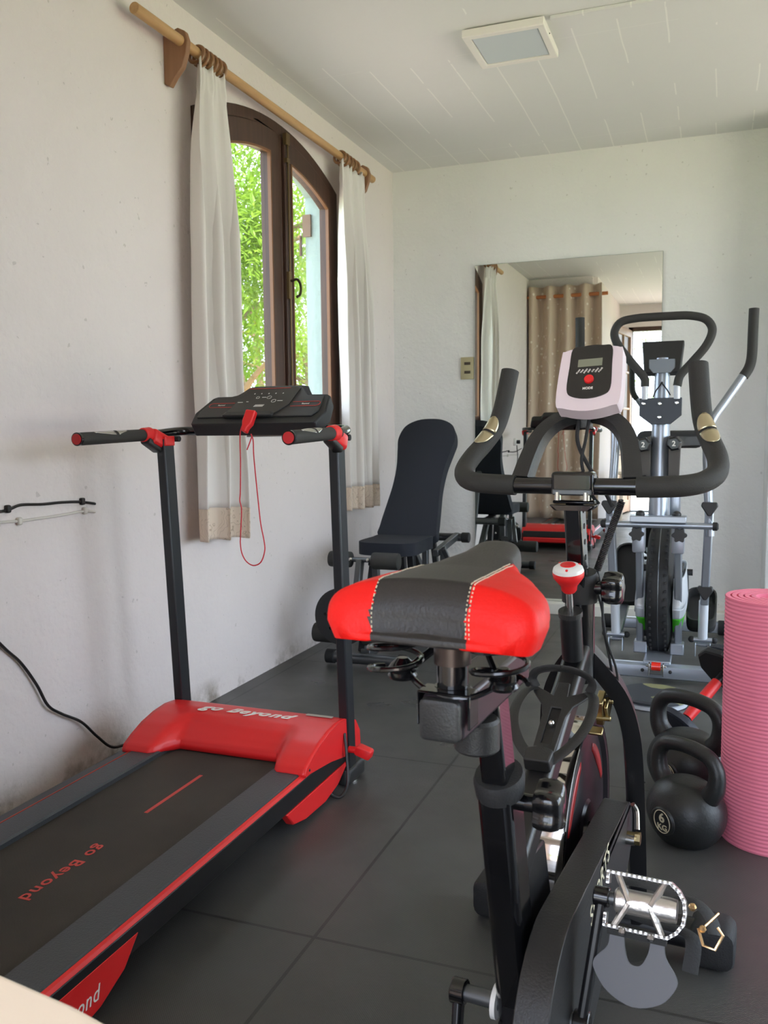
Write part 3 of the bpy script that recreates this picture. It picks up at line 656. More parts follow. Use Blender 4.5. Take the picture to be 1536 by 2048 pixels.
# seat pad
def outline(pts, n=5, closed=True):
    P = list(pts); m = len(P); out = []
    for i in range(m):
        a, b, c, d_ = P[i-1], P[i], P[(i+1) % m], P[(i+2) % m]
        for k in range(n):
            s_ = k/n; out.append(tuple(.5*((2*q)+(-p+r)*s_+(2*p-5*q+4*r-w_)*s_*s_+(-p+3*q-3*r+w_)*s_**3) for p, q, r, w_ in zip(a, b, c, d_)))
    return out
seat = [(-.135, 3.83), (-.145, 3.90), (-.14, 4.02), (-.135, 4.13), (0, 4.15), (.135, 4.13), (.14, 4.02), (.145, 3.90), (.135, 3.83), (.09, 3.795), (0, 3.785), (-.09, 3.795)]
M().prism(outline(seat), lambda u, v, k: V((BX+u, v, k)), .468, .528).build('seat', DARK_FABRIC, t, T=T, bevel=.018, bseg=4)
BR = basis((BX, 4.115, .50), (1, 0, 0), (0, .43, .60))
bk = [(-.142, .02), (-.150, .08), (-.140, .20), (-.130, .32), (-.133, .44), (-.150, .55), (-.158, .62), (-.135, .695), (-.075, .735), (0, .745), (.075, .735), (.135, .695), (.158, .62), (.150, .55), (.133, .44), (.130, .32), (.140, .20), (.150, .08), (.142, .02), (0, .0)]
M().prism(outline(bk), lambda u, v, k: BR @ V((u, v, k)), -.05, .012).build('backrest', DARK_FABRIC, t, T=T, bevel=.016, bseg=4)
# leg developer
f = M(); f.rect((BX-.035, 3.60, .475), (BX-.035, 3.50, .16), .028, .04, up=(0, 1, 0)); f.rect((BX-.09, 3.62, .475), (BX+.02, 3.62, .475), .05, .012)
f.rect((BX+.03, 3.62, .47), (BX+.03, 3.64, .30), .03, .03, up=(0, 1, 0)); f.cyl((BX-.15, 3.60, .475), (BX+.14, 3.60, .475), .010); f.cyl((BX-.17, 3.47, .165), (BX+.17, 3.47, .165), .010)
arm = f.build('leg_developer', GREY_STEEL, t, T=T, bevel=.003)
for (a, b, y, z, r) in ((-.185, -.075, 3.60, .475, .036), (.025, .155, 3.595, .475, .038), (-.205, -.03, 3.47, .165, .043), (.03, .20, 3.47, .165, .043)):
    M().lathe((BX+a, y, z), [(r*.55, 0), (r*.95, .004), (r, .012), (r, b-a-.012), (r*.95, b-a-.004), (r*.55, b-a)], axis=(1, 0, 0), n=20).build('foam_roller', FOAM, t, T=T)
for x in (-.068, .016): M().ball((BX+x, 3.565, .482), .009, 8).build('bolt', STEEL, t, T=T)
w_ = thing('weight_plate', 'round black weight plate with holes hung on the front of the bench', 'weight plate', (BX-.055, 3.44, .125))
pp = [(.125*math.cos(2*PI*k/40), .125*math.sin(2*PI*k/40)) for k in range(40)]
hl = [[(.075*math.cos(a)+.008*math.cos(2*PI*j/10), .075*math.sin(a)+.008*math.sin(2*PI*j/10)) for j in range(10)][::-1] for a in [2*PI*k/7+.35 for k in range(7)]]
M().prism(pp, lambda u, v, k: V((u, k, .125+v)), -.016, .014, hl).build('disc', RUBBER, w_, bevel=.004)
M().lathe((0, -.018, .125), [(.012, 0), (.016, 0), (.016, .036), (.012, .036)], axis=(0, 1, 0)).build('hub', GREY_STEEL, w_)

# ------------------------------------------------------------------ elliptical trainer
XE = -.21
t = thing('elliptical_trainer', 'silver elliptical trainer with black swing handles in front of the mirror', 'elliptical trainer', (XE, 4.0, 0)); T = at(t)
ex = lambda o: XE+o
f = M(); f.tube([(ex(-.28), 3.74, .045), (ex(.25), 3.74, .045)], .030, 18, sq=True); f.build('front_stabiliser', SILVER, t, T=T)
for a in (-.285, .255): M().lathe((ex(a)-.012, 3.74, .045), [(.034, 0), (.036, .004), (.036, .024)], axis=(1, 0, 0)).build('end_cap', RUBBER, t, T=T)
f = M(); f.rect((XE, 3.74, .075), (XE, 3.92, .085), .11, .018); f.rect((ex(-.075), 3.84, .115), (ex(-.075), 3.90, .115), .055, .05); f.rect((ex(.075), 3.84, .115), (ex(.075), 3.90, .115), .055, .05); f.rect((XE, 3.90, .05), (XE, 4.68, .05), .05, .03)
f.build('base_frame', SILVER, t, T=T, bevel=.004)
for s_ in (-1, 1): M().ball((ex(s_*.055), 3.712, .05), .008, 10).build('bolt', RUBBER, t, T=T)
wh = M(); wh.box((XE, 3.70, .055), (.055, .02, .03)); wh.box((ex(-.028), 3.70, .06), (.006, .03, .05)); wh.box((ex(.028), 3.70, .06), (.006, .03, .05)); wh.cyl((ex(-.04), 3.69, .075), (ex(.04), 3.69, .075), .004, n=8)
wh = wh.build('front_bracket', STEEL, t, T=T, bevel=.002); M().cyl((ex(-.018), 3.70, .072), (ex(.018), 3.70, .072), .018, n=16).build('red_roller', REFLECTOR, wh, T=T)
f = M(); f.tube([(ex(-.3), 4.68, .04), (ex(.25), 4.68, .04)], .028, 18, sq=True); f.build('rear_stabiliser', SILVER, t, T=T)
for a in (-.31, .255): M().lathe((ex(a)-.015, 4.68, .04), [(.034, 0), (.037, .005), (.037, .05)], axis=(1, 0, 0)).build('end_cap', RUBBER, t, T=T)
# fork uprights with knobs, cross plate, pivot axle
for s_ in (-1, 1):
    M().rect((ex(s_*.078), 3.875, .13), (ex(s_*.075), 3.70, .68), .030, .040, up=(0, 1, 0)).build('upright', SILVER, t, T=T, bevel=.006)
    M().rbox((ex(s_*.076), 3.70, .600), (.05, .05, .11), .008).build('upright_sleeve', SILVER, t, T=T)
    k = M(); 
    pr = [( (.026+.004*math.cos(6*a))*math.cos(a), (.026+.004*math.cos(6*a))*math.sin(a)) for a in [2*PI*i/48 for i in range(48)]]
    k.prism(pr, lambda u, v, q: V((ex(s_*.082)+u, 3.655+q, .625+v)), -.02, .006); k.cyl((ex(s_*.082), 3.66, .625), (ex(s_*.082), 3.69, .625), .010)
    k.build('knob', BLACK_PL, t, T=T, bevel=.003)
    M().ball((ex(s_*.07), 3.66, .705), (.018, .018, .016), 14).build('dome_cap', BLACK_PL, t, T=T)
M().box((ex(.0), 3.66, .688), (.215, .075, .026)).build('cross_plate', SILVER, t, T=T, bevel=.003)
M().cyl((ex(-.205), 3.665, .662), (ex(.205), 3.665, .662), .013, n=14).build('pivot_axle', SILVER, t, T=T)
for s_ in (-1, 1): M().lathe((ex(s_*.205), 3.665, .662), [(.017, 0), (.017, .016), (.010, .022)], axis=(s_, 0, 0), n=12).build('axle_nut', RUBBER, t, T=T)
M().tube([(XE, 3.70, .69), (XE, 3.72, .95), (XE, 3.76, 1.33)], [.041, .038, .028], 24).build('column', SILVER, t, T=T)
M().rbox((ex(.058), 3.80, .74), (.04, .05, .10), .005).build('side_box', SILVER, t, T=T)
# plate with bolts
pl = [(-.082, 1.17), (.080, 1.17), (.080, 1.10), (.038, 1.065), (-.036, 1.065), (-.082, 1.10)]
M().prism(pl, lambda u, v, k: V((ex(u), 3.685+k, v)), -.005, .005).build('bracket_plate', mat('bracket_navy', (44, 50, 60), .45), t, T=T, bevel=.002)
for (u, v) in ((-.066, 1.148), (-.004, 1.147), (.060, 1.149), (-.005, 1.093)): M().lathe((ex(u), 3.68, v), [(.008, 0), (.008, .004), (.004, .008)], axis=(0, -1, 0), n=12).build('bolt', STEEL, t, T=T)
# fixed loop handlebar
lp = [(-.060, 1.215), (-.064, 1.25), (-.10, 1.295), (-.155, 1.365), (-.182, 1.415), (-.180, 1.45), (-.155, 1.478), (-.10, 1.488), (-.04, 1.490), (.04, 1.490), (.10, 1.488), (.155, 1.474), (.182, 1.445), (.184, 1.41), (.160, 1.36), (.110, 1.30), (.072, 1.255), (.062, 1.215)]
lp3 = [(ex(u), 3.66+(v-1.2)*.10, v) for u, v in lp]
M().tube(spline(lp3, 4), .0165, 16).build('loop_handlebar', FOAM, t, T=T)
for s_ in (-1, 1): M().cyl((ex(s_*.061), 3.675, 1.166), (ex(s_*.061), 3.664, 1.225), .012).build('handlebar_socket', SILVER_PALE, t, T=T)
# console
CQ = basis((XE, 3.745, 1.335), (-1, 0, 0), (0, .30, 1))
M().prism([(-.070, -.065), (.070, -.065), (.082, .07), (-.082, .07)], lambda u, v, k: CQ @ V((u, v, k)), 0.0, .045).build('console', BLACK_PL, t, T=T, bevel=.005)
M().prism([(-.05, .075), (.05, .075), (.05, .06), (-.05, .06)], lambda u, v, k: CQ @ V((u, v, k)), .045, .052).build('console_lip', BLACK_MATTE, t, T=T)
M().prism([(-.050, -.010), (.050, -.010), (.050, -.045), (.035, -.065), (-.035, -.065), (-.050, -.045)], lambda u, v, k: V((ex(u), 3.715+k, 1.335+v)), -.004, .004).build('console_mount', GREY_STEEL, t, T=T, bevel=.002)
M().tube(spline([(XE, 3.725, 1.235), (ex(.005), 3.70, 1.225), (ex(.02), 3.695, 1.205), (ex(.035), 3.69, 1.18)], 5), .003, 6).build('cable', RUBBER, t, T=T)
M().tube(spline([(XE, 3.725, 1.235), (ex(-.005), 3.70, 1.22), (ex(-.02), 3.70, 1.20), (ex(-.03), 3.69, 1.175)], 5), .003, 6).build('cable', RUBBER, t, T=T)
# swing arms
for s_ in (-1, 1):
    U = lambda o, y, z: (ex(s_*o), y, z)
    M().tube(spline([U(.196, 3.70, .62), U(.185, 3.70, .80), U(.176, 3.71, .98), U(.18, 3.72, 1.04), U(.200, 3.73, 1.09), U(.245, 3.75, 1.16), U(.312, 3.78, 1.265)], 5), .017, 14).build('swing_arm', SILVER, t, T=T)
    M().tube(spline([U(.305, 3.776, 1.25), U(.325, 3.785, 1.285), U(.334, 3.79, 1.33), U(.336, 3.795, 1.42), U(.338, 3.80, 1.515)], 5), .0195, 16).build('grip', FOAM, t, T=T)
    M().rect(U(.192, 3.70, .72), U(.180, 3.78, .33), .034, .045, up=(0, 1, 0)).build('lower_arm', SILVER, t, T=T, bevel=.006)
    M().cyl(U(.178, 3.79, .34), U(.176, 3.83, .175), .019, n=16).build('lower_tube', SILVER_PALE, t, T=T)
    for zc, yc, oc in ((.735, 3.66, .192), (.385, 3.745, .182)):
        M().prism([(-.028, .022), (.028, .022), (.032, .008), (.006, -.032), (-.006, -.032), (-.032, .008)], lambda u, v, k: V((ex(s_*oc)+u, yc+k, zc+v)), -.012, .02).build('boot_knob', BLACK_PL, t, T=T, bevel=.004)
    b_ = M(); b_.box(U(.177, 3.85, .145), (.062, .03, .006)); b_.box(U(.148, 3.85, .125), (.004, .05, .06)); b_.box(U(.206, 3.85, .125), (.004, .05, .06)); b_.cyl(U(.13, 3.84, .165), U(.224, 3.84, .165), .010)
    b_.rect(U(.177, 3.86, .145), U(.165, 4.42, .30 if s_ < 0 else .20), .035, .03)
    b_.build('pedal_link', SILVER, t, T=T, bevel=.002)
    for a in (-.045, .045): M().ball((ex(s_*.177+a), 3.84, .165), .014, 10).build('link_cap', RUBBER, t, T=T)
    # pedal
    pz, tl = (.365, 1.0) if s_ < 0 else (.205, .35)
    RP = Matrix.Rotation(tl, 4, 'X'); RP.translation = V((ex(s_*.165)+(0.005 if s_ < 0 else .0), 4.22, pz))
    po = outline([(-.055, -.13), (0, -.15), (.055, -.13), (.065, 0), (.058, .12), (0, .15), (-.058, .12), (-.065, 0)], 4)
    M().prism(po, lambda u, v, k: RP @ V((u, v, k)), -.012, .010).build('pedal', RUBBER, t, T=T, bevel=.004)
    rim = M().prism(po, lambda u, v, k: RP @ V((u, v, k)), .008, .035 if s_ < 0 else .05, [[(p[0]*.9, p[1]*.95) for p in po][::-1]]).build('pedal_rim', BLACK_PL, t, T=T)
    M().rect((ex(s_*.10), 4.15, .40 if s_ > 0 else .22), (ex(s_*.105), 4.15, .22 if s_ > 0 else .40), .016, .022, up=(0, 1, 0)).build('crank', BLACK_TUBE, t, T=T, bevel=.003)
    M().cyl((ex(s_*.09), 4.15, .40 if s_ > 0 else .22), (ex(s_*.125), 4.15, .40 if s_ > 0 else .22), .015).build('crank_boss', BLACK_TUBE, t, T=T)
# flywheel and housing
fwm = M()
for s_ in (-1, 1):
    for i in range(54):
        a = 2*PI*i/54; fwm.box((ex(s_*.030-.002), 4.03+.292*math.cos(a), .345+.292*math.sin(a)), (.008, .010, .010))
fw = fwm.lathe((ex(-.055), 4.03, .345), [(.02, 0), (.24, .0), (.285, .012), (.292, .03), (.292, .07), (.285, .092), (.24, .105), (.02, .105)], axis=(1, 0, 0), n=64).build('flywheel', BLACK_MATTE, t, T=T)
q = M(); q.lathe((ex(-.004), 4.03, .345), [(.2925, 0), (.294, .002), (.2925, .004)], axis=(1, 0, 0), n=64, cap=False); q.build('rim_line', GREY_STEEL, fw, T=T)
def shell(a0, a1, r, mt, nm, hw):
    def F(u, v):
        an = a0+(a1-a0)*u; c = 2*v-1; w0 = math.copysign(abs(math.sin(c*PI/2))**.7, c)*hw; rr = r-.10*(1-math.cos(c*PI/2))
        return V((ex(w0), 4.16-rr*math.cos(an), .335+rr*.9*math.sin(an)))
    M().grid(F, 30, 24).build(nm, mt, t, T=T, solid=.004)
for s_ in (-1, 1):
    # side covers: white upper, green stripe
    def side(z0, z1, w0, w1, y0, y1, mt, nm):
        def F(u, v):
            an = PI*(u-.5); z = z0+(z1-z0)*v; w_ = w0+(w1-w0)*v; yy = y0+(y1-y0)*v
            return V((ex(s_*(.056+w_*max(0, math.cos(an))**.28)), 4.11-(yy+.03)*math.cos(PI*(u)) if False else 4.11+(yy+.04)*math.sin(an), z))
        M().grid(F, 24, 8).build(nm, mt, t, T=T, solid=.004)
    side(.30, .42, .050, .042, .30, .24, SILVER_PALE, 'housing_cover')
    side(.255, .30, .047, .050, .27, .30, SILVER_PALE, 'housing_edge')
    side(.19, .255, .034, .047, .22, .27, GREEN_PL, 'green_stripe')
    side(.15, .19, .022, .034, .16, .22, GREY_PL, 'housing_belly')
    M().box((ex(s_*.07), 4.05, .435), (.04, .10, .03)).build('housing_top', BLACK_PL, t, T=T, bevel=.004)
# seat
M().cyl((ex(.0), 4.42, .40), (ex(.0), 4.50, .95), .022).build('seat_post', SILVER, t, T=T)
sp = outline([(-.04, 4.28), (.04, 4.28), (.075, 4.38), (.145, 4.44), (.16, 4.52), (.12, 4.58), (0, 4.56), (-.12, 4.58), (-.16, 4.52), (-.145, 4.44), (-.075, 4.38)], 4)
M().prism(sp, lambda u, v, k: V((ex(u), v, k)), .965, 1.01).build('seat', BLACK_MATTE, t, T=T, bevel=.015, bseg=3)
M().rbox((ex(.0), 4.50, .995), (.31, .10, .085), .035).build('seat_cushion', BLACK_MATTE, t, T=T)
# dumbbell rack on the column and four small hex dumbbells
rk = M()
for s_ in (-1, 1): rk.prism([(.034, .83), (.075, .85), (.080, 1.00), (.034, 1.02)], lambda u, v, k: V((ex(s_*u), 3.66+k, v)), -.004, .05)
rk.build('dumbbell_rack', mat('rack_plastic', (70, 66, 62), .5), t, T=T, bevel=.003)
HEX = mat('hex_vinyl', (30, 30, 32), .25)
def hex_dumbbell():
    o = thing('hex_dumbbell', None, 'dumbbell')
    for y in (-.055, .055):
        h = M(); hp = [(math.cos(PI/3*k+.2), math.sin(PI/3*k+.2)) for k in range(6)]
        for (r0, r1, y0, y1) in ((.024, .030, -.028, -.018), (.030, .030, -.018, .018), (.030, .024, .018, .028)):
            n0 = [V((r0*a, y+y0, r0*b+.026)) for a, b in hp]; n1 = [V((r1*a, y+y1, r1*b+.026)) for a, b in hp]
            h.add(n0+n1, [(k, (k+1) % 6, (k+1) % 6+6, k+6) for k in range(6)]+[tuple(range(6)), tuple(range(6, 12))])
        hd = h.build('head', HEX, o, smooth=20, bevel=.002)
        if y < 0:
            tx = text('2', .028, .0006, bold=.0006); xf(tx, basis((0, y-.0288, .026), (1, 0, 0), (0, 0, 1))).build('number', INK_WHITE, hd, smooth=0)
    M().cyl((0, -.03, .026), (0, .03, .026), .010, n=14).build('handle', STEEL, o)
    return o
def copy_tree(o, parent=None):
    c = o.copy(); C.objects.link(c); c.parent = parent
    if parent is not None: c.matrix_parent_inverse = o.matrix_parent_inverse.copy()
    for ch in list(o.children): copy_tree(ch, c)
    return c
hx = hex_dumbbell()
spots = [(-.056, .985, 'upper left'), (.056, .989, 'upper right'), (-.056, .838, 'lower left'), (.056, .838, 'lower right')]
labs = ['small black hex dumbbell marked 2, near the mirror side, topmost in the column rack', 'small black hex dumbbell marked 2, beside the black seat, topmost in the column rack', 'small black hex dumbbell low in the column rack on the mirror side', 'small black hex dumbbell low in the column rack on the swing arm side']
for i, (u, z, _) in enumerate(spots):
    o = hx if i == 0 else copy_tree(hx); o.location = (ex(u*1.02), 3.655, z-.026); o.rotation_euler = (0, 0, 0)
    tag(o, labs[i], 'dumbbell', 'small hex dumbbells in the column rack')

# ------------------------------------------------------------------ exercise bike
t = thing('exercise_bike', 'black exercise bike with red and black saddle in the foreground', 'exercise bike', (-.205, 1.78, 0), math.radians(-4)); B = t
def part(m, name, mt, parent=None, **kw): return m.build(name, mt, parent or B, **kw)
# stabilisers
part(M().cyl((-.20, 0, .048), (.20, 0, .048), .030, n=20), 'front_stabiliser', BLACK_TUBE)
for s_ in (-1, 1): part(M().rbox((s_*.222, 0, .043), (.085, .085, .082), .022), 'stabiliser_foot', RUBBER)
part(M().cyl((-.20, -1.0, .048), (.20, -1.0, .048), .030, n=20), 'rear_stabiliser', BLACK_TUBE)
for s_ in (-1, 1): part(M().rbox((s_*.222, -1.0, .043), (.085, .085, .082), .022), 'stabiliser_foot', RUBBER)
part(M().rect((-.236, .0, .05), (-.236, .02, .20), .014, .04, up=(0, 1, 0)), 'transport_wheel_bracket', BLACK_TUBE, bevel=.004)
# fork legs
for s_ in (-1, 1):
    pts = spline([(0, -.205, .66), (s_*.030, -.185, .62), (s_*.058, -.15, .565), (s_*.073, -.12, .50), (s_*.078, -.09, .42), (s_*.080, -.05, .25), (s_*.080, -.01, .06)], 6)
    part(M().tube(pts, .020, 16, sx=.85, up=V((0, 1, 0)), sq=True), 'fork_leg', BLACK_TUBE)
# head tube, handlebar stem, collar
part(M().cyl((0, -.212, .60), (0, -.222, .775), .026, n=20), 'head_tube', BLACK_GLOSS)
part(M().tube([(0, -.221, .745), (0, -.2225, .790), (0, -.224, .798)], [.031, .033, .029], 20), 'head_collar', BLACK_MATTE)
st = part(M().rect((0, -.222, .74), (0, -.272, .925), .030, .040, up=(0, 1, 0)), 'handlebar_stem', BLACK_GLOSS, bevel=.004)
q = M()
for k in range(5): z = .80+.028*k; yy = -.222-.05*(z-.74)/.185; q.cyl((.0135, yy, z), (.0157, yy, z), .005, n=10)
q.build('height_holes', RUBBER, st)
q = M(); q.rect((0, -.281, .926), (0, -.262, .926), .072, .006); q.prism([(-.040, 0), (.040, 0), (.030, -.010), (-.030, -.010)], lambda u, v, k: V((u, -.272+k, .922+v)), -.02, .02)
part(q, 'clamp_bracket', BLACK_GLOSS, bevel=.003)
q = M(); q.box((0, -.276, .958), (.072, .036, .040)); part(q, 'clamp_cap', BLACK_GLOSS, bevel=.006)
part(M().box((0, -.2935, .944), (.066, .005, .010)), 'clamp_slot', GREY_STEEL, bevel=.002)
for s_ in (-1, 1): part(M().cyl((s_*.024, -.292, .930), (s_*.024, -.292, .944), .0055, n=10), 'clamp_screw', STEEL)
# main down tube, seat tube, lower beam
part(M().rect((0, -.215, .655), (0, -.64, .445), .042, .048), 'down_tube', BLACK_TUBE, bevel=.010, bseg=3)
part(M().rect((0, -.60, .21), (0, -.70, .60), .046, .062, up=(0, 1, 0)), 'seat_tube', BLACK_GLOSS, bevel=.010, bseg=3)
part(M().tube([(0, -.694, .580), (0, -.699, .600), (0, -.701, .607)], [.037, .039, .036], 24, sx=.85, up=V((0, 1, 0))), 'seat_tube_collar', RUBBER)
q = M(); q.prism([(-.68, .46), (-.52, .44), (-.40, .13), (-.62, .13)], lambda u, v, k: V((k, u, v)), -.016, .016); part(q, 'gusset', BLACK_TUBE, bevel=.004)
q = M(); q.rect((0, -1.0, .075), (0, -.58, .20), .045, .06); q.rect((0, -.60, .17), (-.0, -.02, .07), .045, .05); part(q, 'base_beam', BLACK_TUBE, bevel=.008)
# seat post, slider, saddle
part(M().rect((0, -.675, .52), (0, -.742, .735), .034, .048, up=(0, 1, 0)), 'seat_post', BLACK_GLOSS, bevel=.006)
sl0, sl1 = V((0, -.905, .742)), V((0, -.640, .742))
sl = part(M().rect(sl0, sl1, .048, .048), 'seat_slider', mat('slider_metallic', (64, 58, 62), .3, .5), bevel=.005)
M().rbox(sl0+V((0, -.004, 0)), (.046, .014, .046), .007).build('slider_end_cap', BLACK_PL, sl)
q = M(); q.box((0, -.888, .768), (.060, .030, .003)); q.box((-.029, -.888, .750), (.003, .030, .038)); q.box((.029, -.888, .750), (.003, .030, .038)); part(q, 'slider_clamp', BLACK_GLOSS, bevel=.002)
part(M().lathe((0.004, -.80, .672), [(.024, 0), (.027, .003), (.027, .036), (.024, .040)], n=24), 'slider_knob', BLACK_PL)
part(M().cyl((0, -.872, .765), (0, -.872, .800), .0175, n=20), 'saddle_pin', BLACK_GLOSS)
part(M().cyl((0, -.872, .795), (0, -.872, .858), .0205, n=20), 'saddle_clamp_tube', mat('bronze_tube', (70, 60, 56), .3, .6))
part(M().tube([(0, -.872, .765), (0, -.872, .770)], [.024, .020], 20), 'saddle_pin_weld', BLACK_GLOSS)
def sad(u, v):      # u 0..1 rear to tip, v 0..1 across (left to right)
    L = u*u*(3-2*u)*.35+u*.65
    y = -.965+.285*L
    rear_ = min(1, (u/.14))**.5 if u < .14 else 1
    w_ = .120 if L < .25 else (.120-.088*((L-.25)/.75)**.85 if L < .75 else None)
    lw = [(0, .102), (.08, .116), (.2, .118), (.33, .110), (.45, .088), (.58, .058), (.75, .036), (.9, .031), (1, .020)]
    for (a, p), (b, r_) in zip(lw, lw[1:]):
        if a <= L <= b: kk = (L-a)/(b-a); kk = kk*kk*(3-2*kk)*.5+kk*.5; w_ = p+(r_-p)*kk; break
    zt = .898+.010*math.sin(PI*min(1, L*1.2))*0+(.018*max(0, (L-.45)/.55)**1.2)-.012*max(0, (L-.85)/.15)**2
    zb = .845+.030*max(0, (L-.3)/.7)
    front = 1 if u < .93 else math.sqrt(max(0, 1-((u-.93)/.07)**2))
    s_ = 2*v-1; an = s_*PI/2*1.12
    sx_ = math.copysign(abs(math.sin(max(-PI/2, min(PI/2, an))))**.70, s_); cz = max(0, math.cos(an))**.42 if abs(an) < PI/2 else 0
    wy = w_*(.80+.20*rear_)*(.35+.65*front)
    x = wy*sx_
    drop = -.007*(abs(x)/.12)**2
    zb -= .010*(abs(x)/.12)**2*(1-L)
    z = zb+(zt+drop-zb)*cz*rear_*(.3+.7*front)
    if abs(an) >= PI/2: x *= .93; z = zb-.006
    if u < .14: y += .012*(1-rear_)
    y -= .012*(abs(x)/.12)**2*(1-L) if L < .4 else 0
    return V((x, y, z+(0.006*s_ if False else 0)))
NU, NV = 64, 60
vs = [[sad(i/NU, j/NV) for j in range(NV+1)] for i in range(NU+1)]
for row in vs:
    for sg_ in (-1, 1):
        best = min(range(3, NV-2), key=lambda j: abs(row[j].x-sg_*(.046 if sg_ > 0 else .059)+sg_*.004*((row[j].y+.965)/.285)))
        fy_ = (row[best].y+.965)/.285; lim_ = sg_*((.046 if sg_ > 0 else .059)-.004*fy_)
        if fy_ < .62 and abs(row[best].x-lim_) < .02: row[best].x = lim_
def sgn_red(p, i):      # seam between black centre and red wings
    lim = .052+.0*(p.y+.96)
    fy = (p.y+.965)/.285
    lim = (.046 if p.x > 0 else .059)-.004*fy
    return abs(p.x) > lim and fy < .62
meshes = {k: M() for k in ('c', 'l', 'r')}
for i in range(NU):
    for j in range(NV):
        q4 = [vs[i][j], vs[i+1][j], vs[i+1][j+1], vs[i][j+1]]; c = sum(q4, V())/4
        key = 'c'
        if sgn_red(c, i): key = 'l' if c.x < 0 else 'r'
        meshes[key].add([v.copy() for v in q4], [(0, 1, 2, 3)])
mid = [v for row in vs for v in (row[0], row[-1])]
cen = meshes['c']
for i in range(NU):
    for j in range(8):
        q4 = [vs[i][0].lerp(vs[i][-1], j/8), vs[i+1][0].lerp(vs[i+1][-1], j/8), vs[i+1][0].lerp(vs[i+1][-1], (j+1)/8), vs[i][0].lerp(vs[i][-1], (j+1)/8)]; c = sum(q4, V())/4
        meshes['c' if not sgn_red(c, i) else ('l' if c.x < 0 else 'r')].add(q4, [(0, 1, 2, 3)])
for j in range(NV//2):
    q4 = [vs[0][j].copy(), vs[0][j+1].copy(), vs[0][NV-j-1].copy(), vs[0][NV-j].copy()]
    for a, b in ((q4[0], q4[1]), (q4[2], q4[3])): pass
    m0 = (q4[0]+q4[3])/2; m1 = (q4[1]+q4[2])/2; m0.x = m1.x = 0
    xl = -.059; xr = .046
    def cl_(p, x): d_ = p.copy(); d_.x = x; return d_
    for sg_, (o0, o1), xx, kk in ((-1, (q4[0], q4[1]), xl, 'l'), (1, (q4[3], q4[2]), xr, 'r')):
        i0_ = cl_(o0, max(min(o0.x, xx), -9) if sg_ > 0 else min(max(o0.x, xx), 9)); i1_ = cl_(o1, min(o1.x, xx) if sg_ > 0 else max(o1.x, xx))
        meshes[kk].add([o0, o1, i1_, i0_], [(0, 1, 2, 3)]); meshes['c'].add([i0_.copy(), i1_.copy(), m1.copy(), m0.copy()], [(0, 1, 2, 3)])

sd = part(cen, 'saddle', BLACK_VINYL, smooth=60)
for k in 'lr': meshes[k].build('saddle_side_panel', RED_VINYL, sd, smooth=60)
# stitching: dashes along the two seams
for s_ in (-1, 1):
    q = M()
    for off in ((0, .0035) if s_ > 0 else (0,)):
        pth = []
        for i in range(NU+1):
            row = vs[i]; best = None
            for j in range(NV):
                a, b = row[j], row[j+1]; lim = s_*((.046 if s_ > 0 else .059)-.004*((a.y+.965)/.285)-.0012+off)
                if (a.x-lim)*(b.x-lim) <= 0 and a.z > .83 and (a.x != b.x):
                    k = (lim-a.x)/(b.x-a.x); best = a.lerp(b, k)
            if best is not None and best.y < -.79: pth.append(best)
        dn = []
        for a, b in zip(pth, pth[1:]):
            n_ = max(1, int((b-a).length/.0012)); dn += [a.lerp(b, k/n_) for k in range(n_)]
        dist = 0; cur = []
        for a, b in zip(dn, dn[1:]):
            dist += (b-a).length
            if (dist % .0048) < .0034: cur.append(a)
            else:
                if len(cur) > 1: q.tube([c+V((0, -.0005, .0007)) for c in cur], .0007, 5)
                cur = []
    if q.v: q.build('stitching', INK_CREAM, sd)
# springs
def coil(c, r, h, turns, wr, ph=0):
    return [(c[0]+r*math.cos(ph+a), c[1]+r*math.sin(ph+a)*.9, c[2]+h*a/(2*PI*turns)) for a in [2*PI*turns*k/(turns*20) for k in range(int(turns*20)+1)]]
for s_, cx in ((-1, -.063), (1, .058)):
    part(M().tube(coil((cx, -.885, .782), .030, .052, 2.25, .004, 2.4 if s_ < 0 else .3), .0031, 8), 'coil_spring', BLACK_GLOSS)
    part(M().lathe((cx*.98, -.868, .768), [(.006, 0), (.014, .002), (.017, .006), (.015, .010), (.017, .014), (.013, .020), (.006, .026)], n=16), 'spring_mount', BLACK_GLOSS)
part(M().tube(spline([(-.055, -.868, .776), (-.03, -.885, .767), (0, -.90, .764), (.03, -.895, .766), (.055, -.868, .776)], 6), .0035, 8), 'spring_link', BLACK_GLOSS)
part(M().tube(spline([(-.05, -.868, .785), (-.02, -.82, .815), (-.012, -.76, .84), (-.01, -.72, .85)], 6), .005, 8), 'saddle_rail', BLACK_GLOSS)
part(M().tube(spline([(.05, -.868, .785), (.02, -.82, .815), (.012, -.76, .84), (.01, -.72, .85)], 6), .005, 8), 'saddle_rail', BLACK_GLOSS)
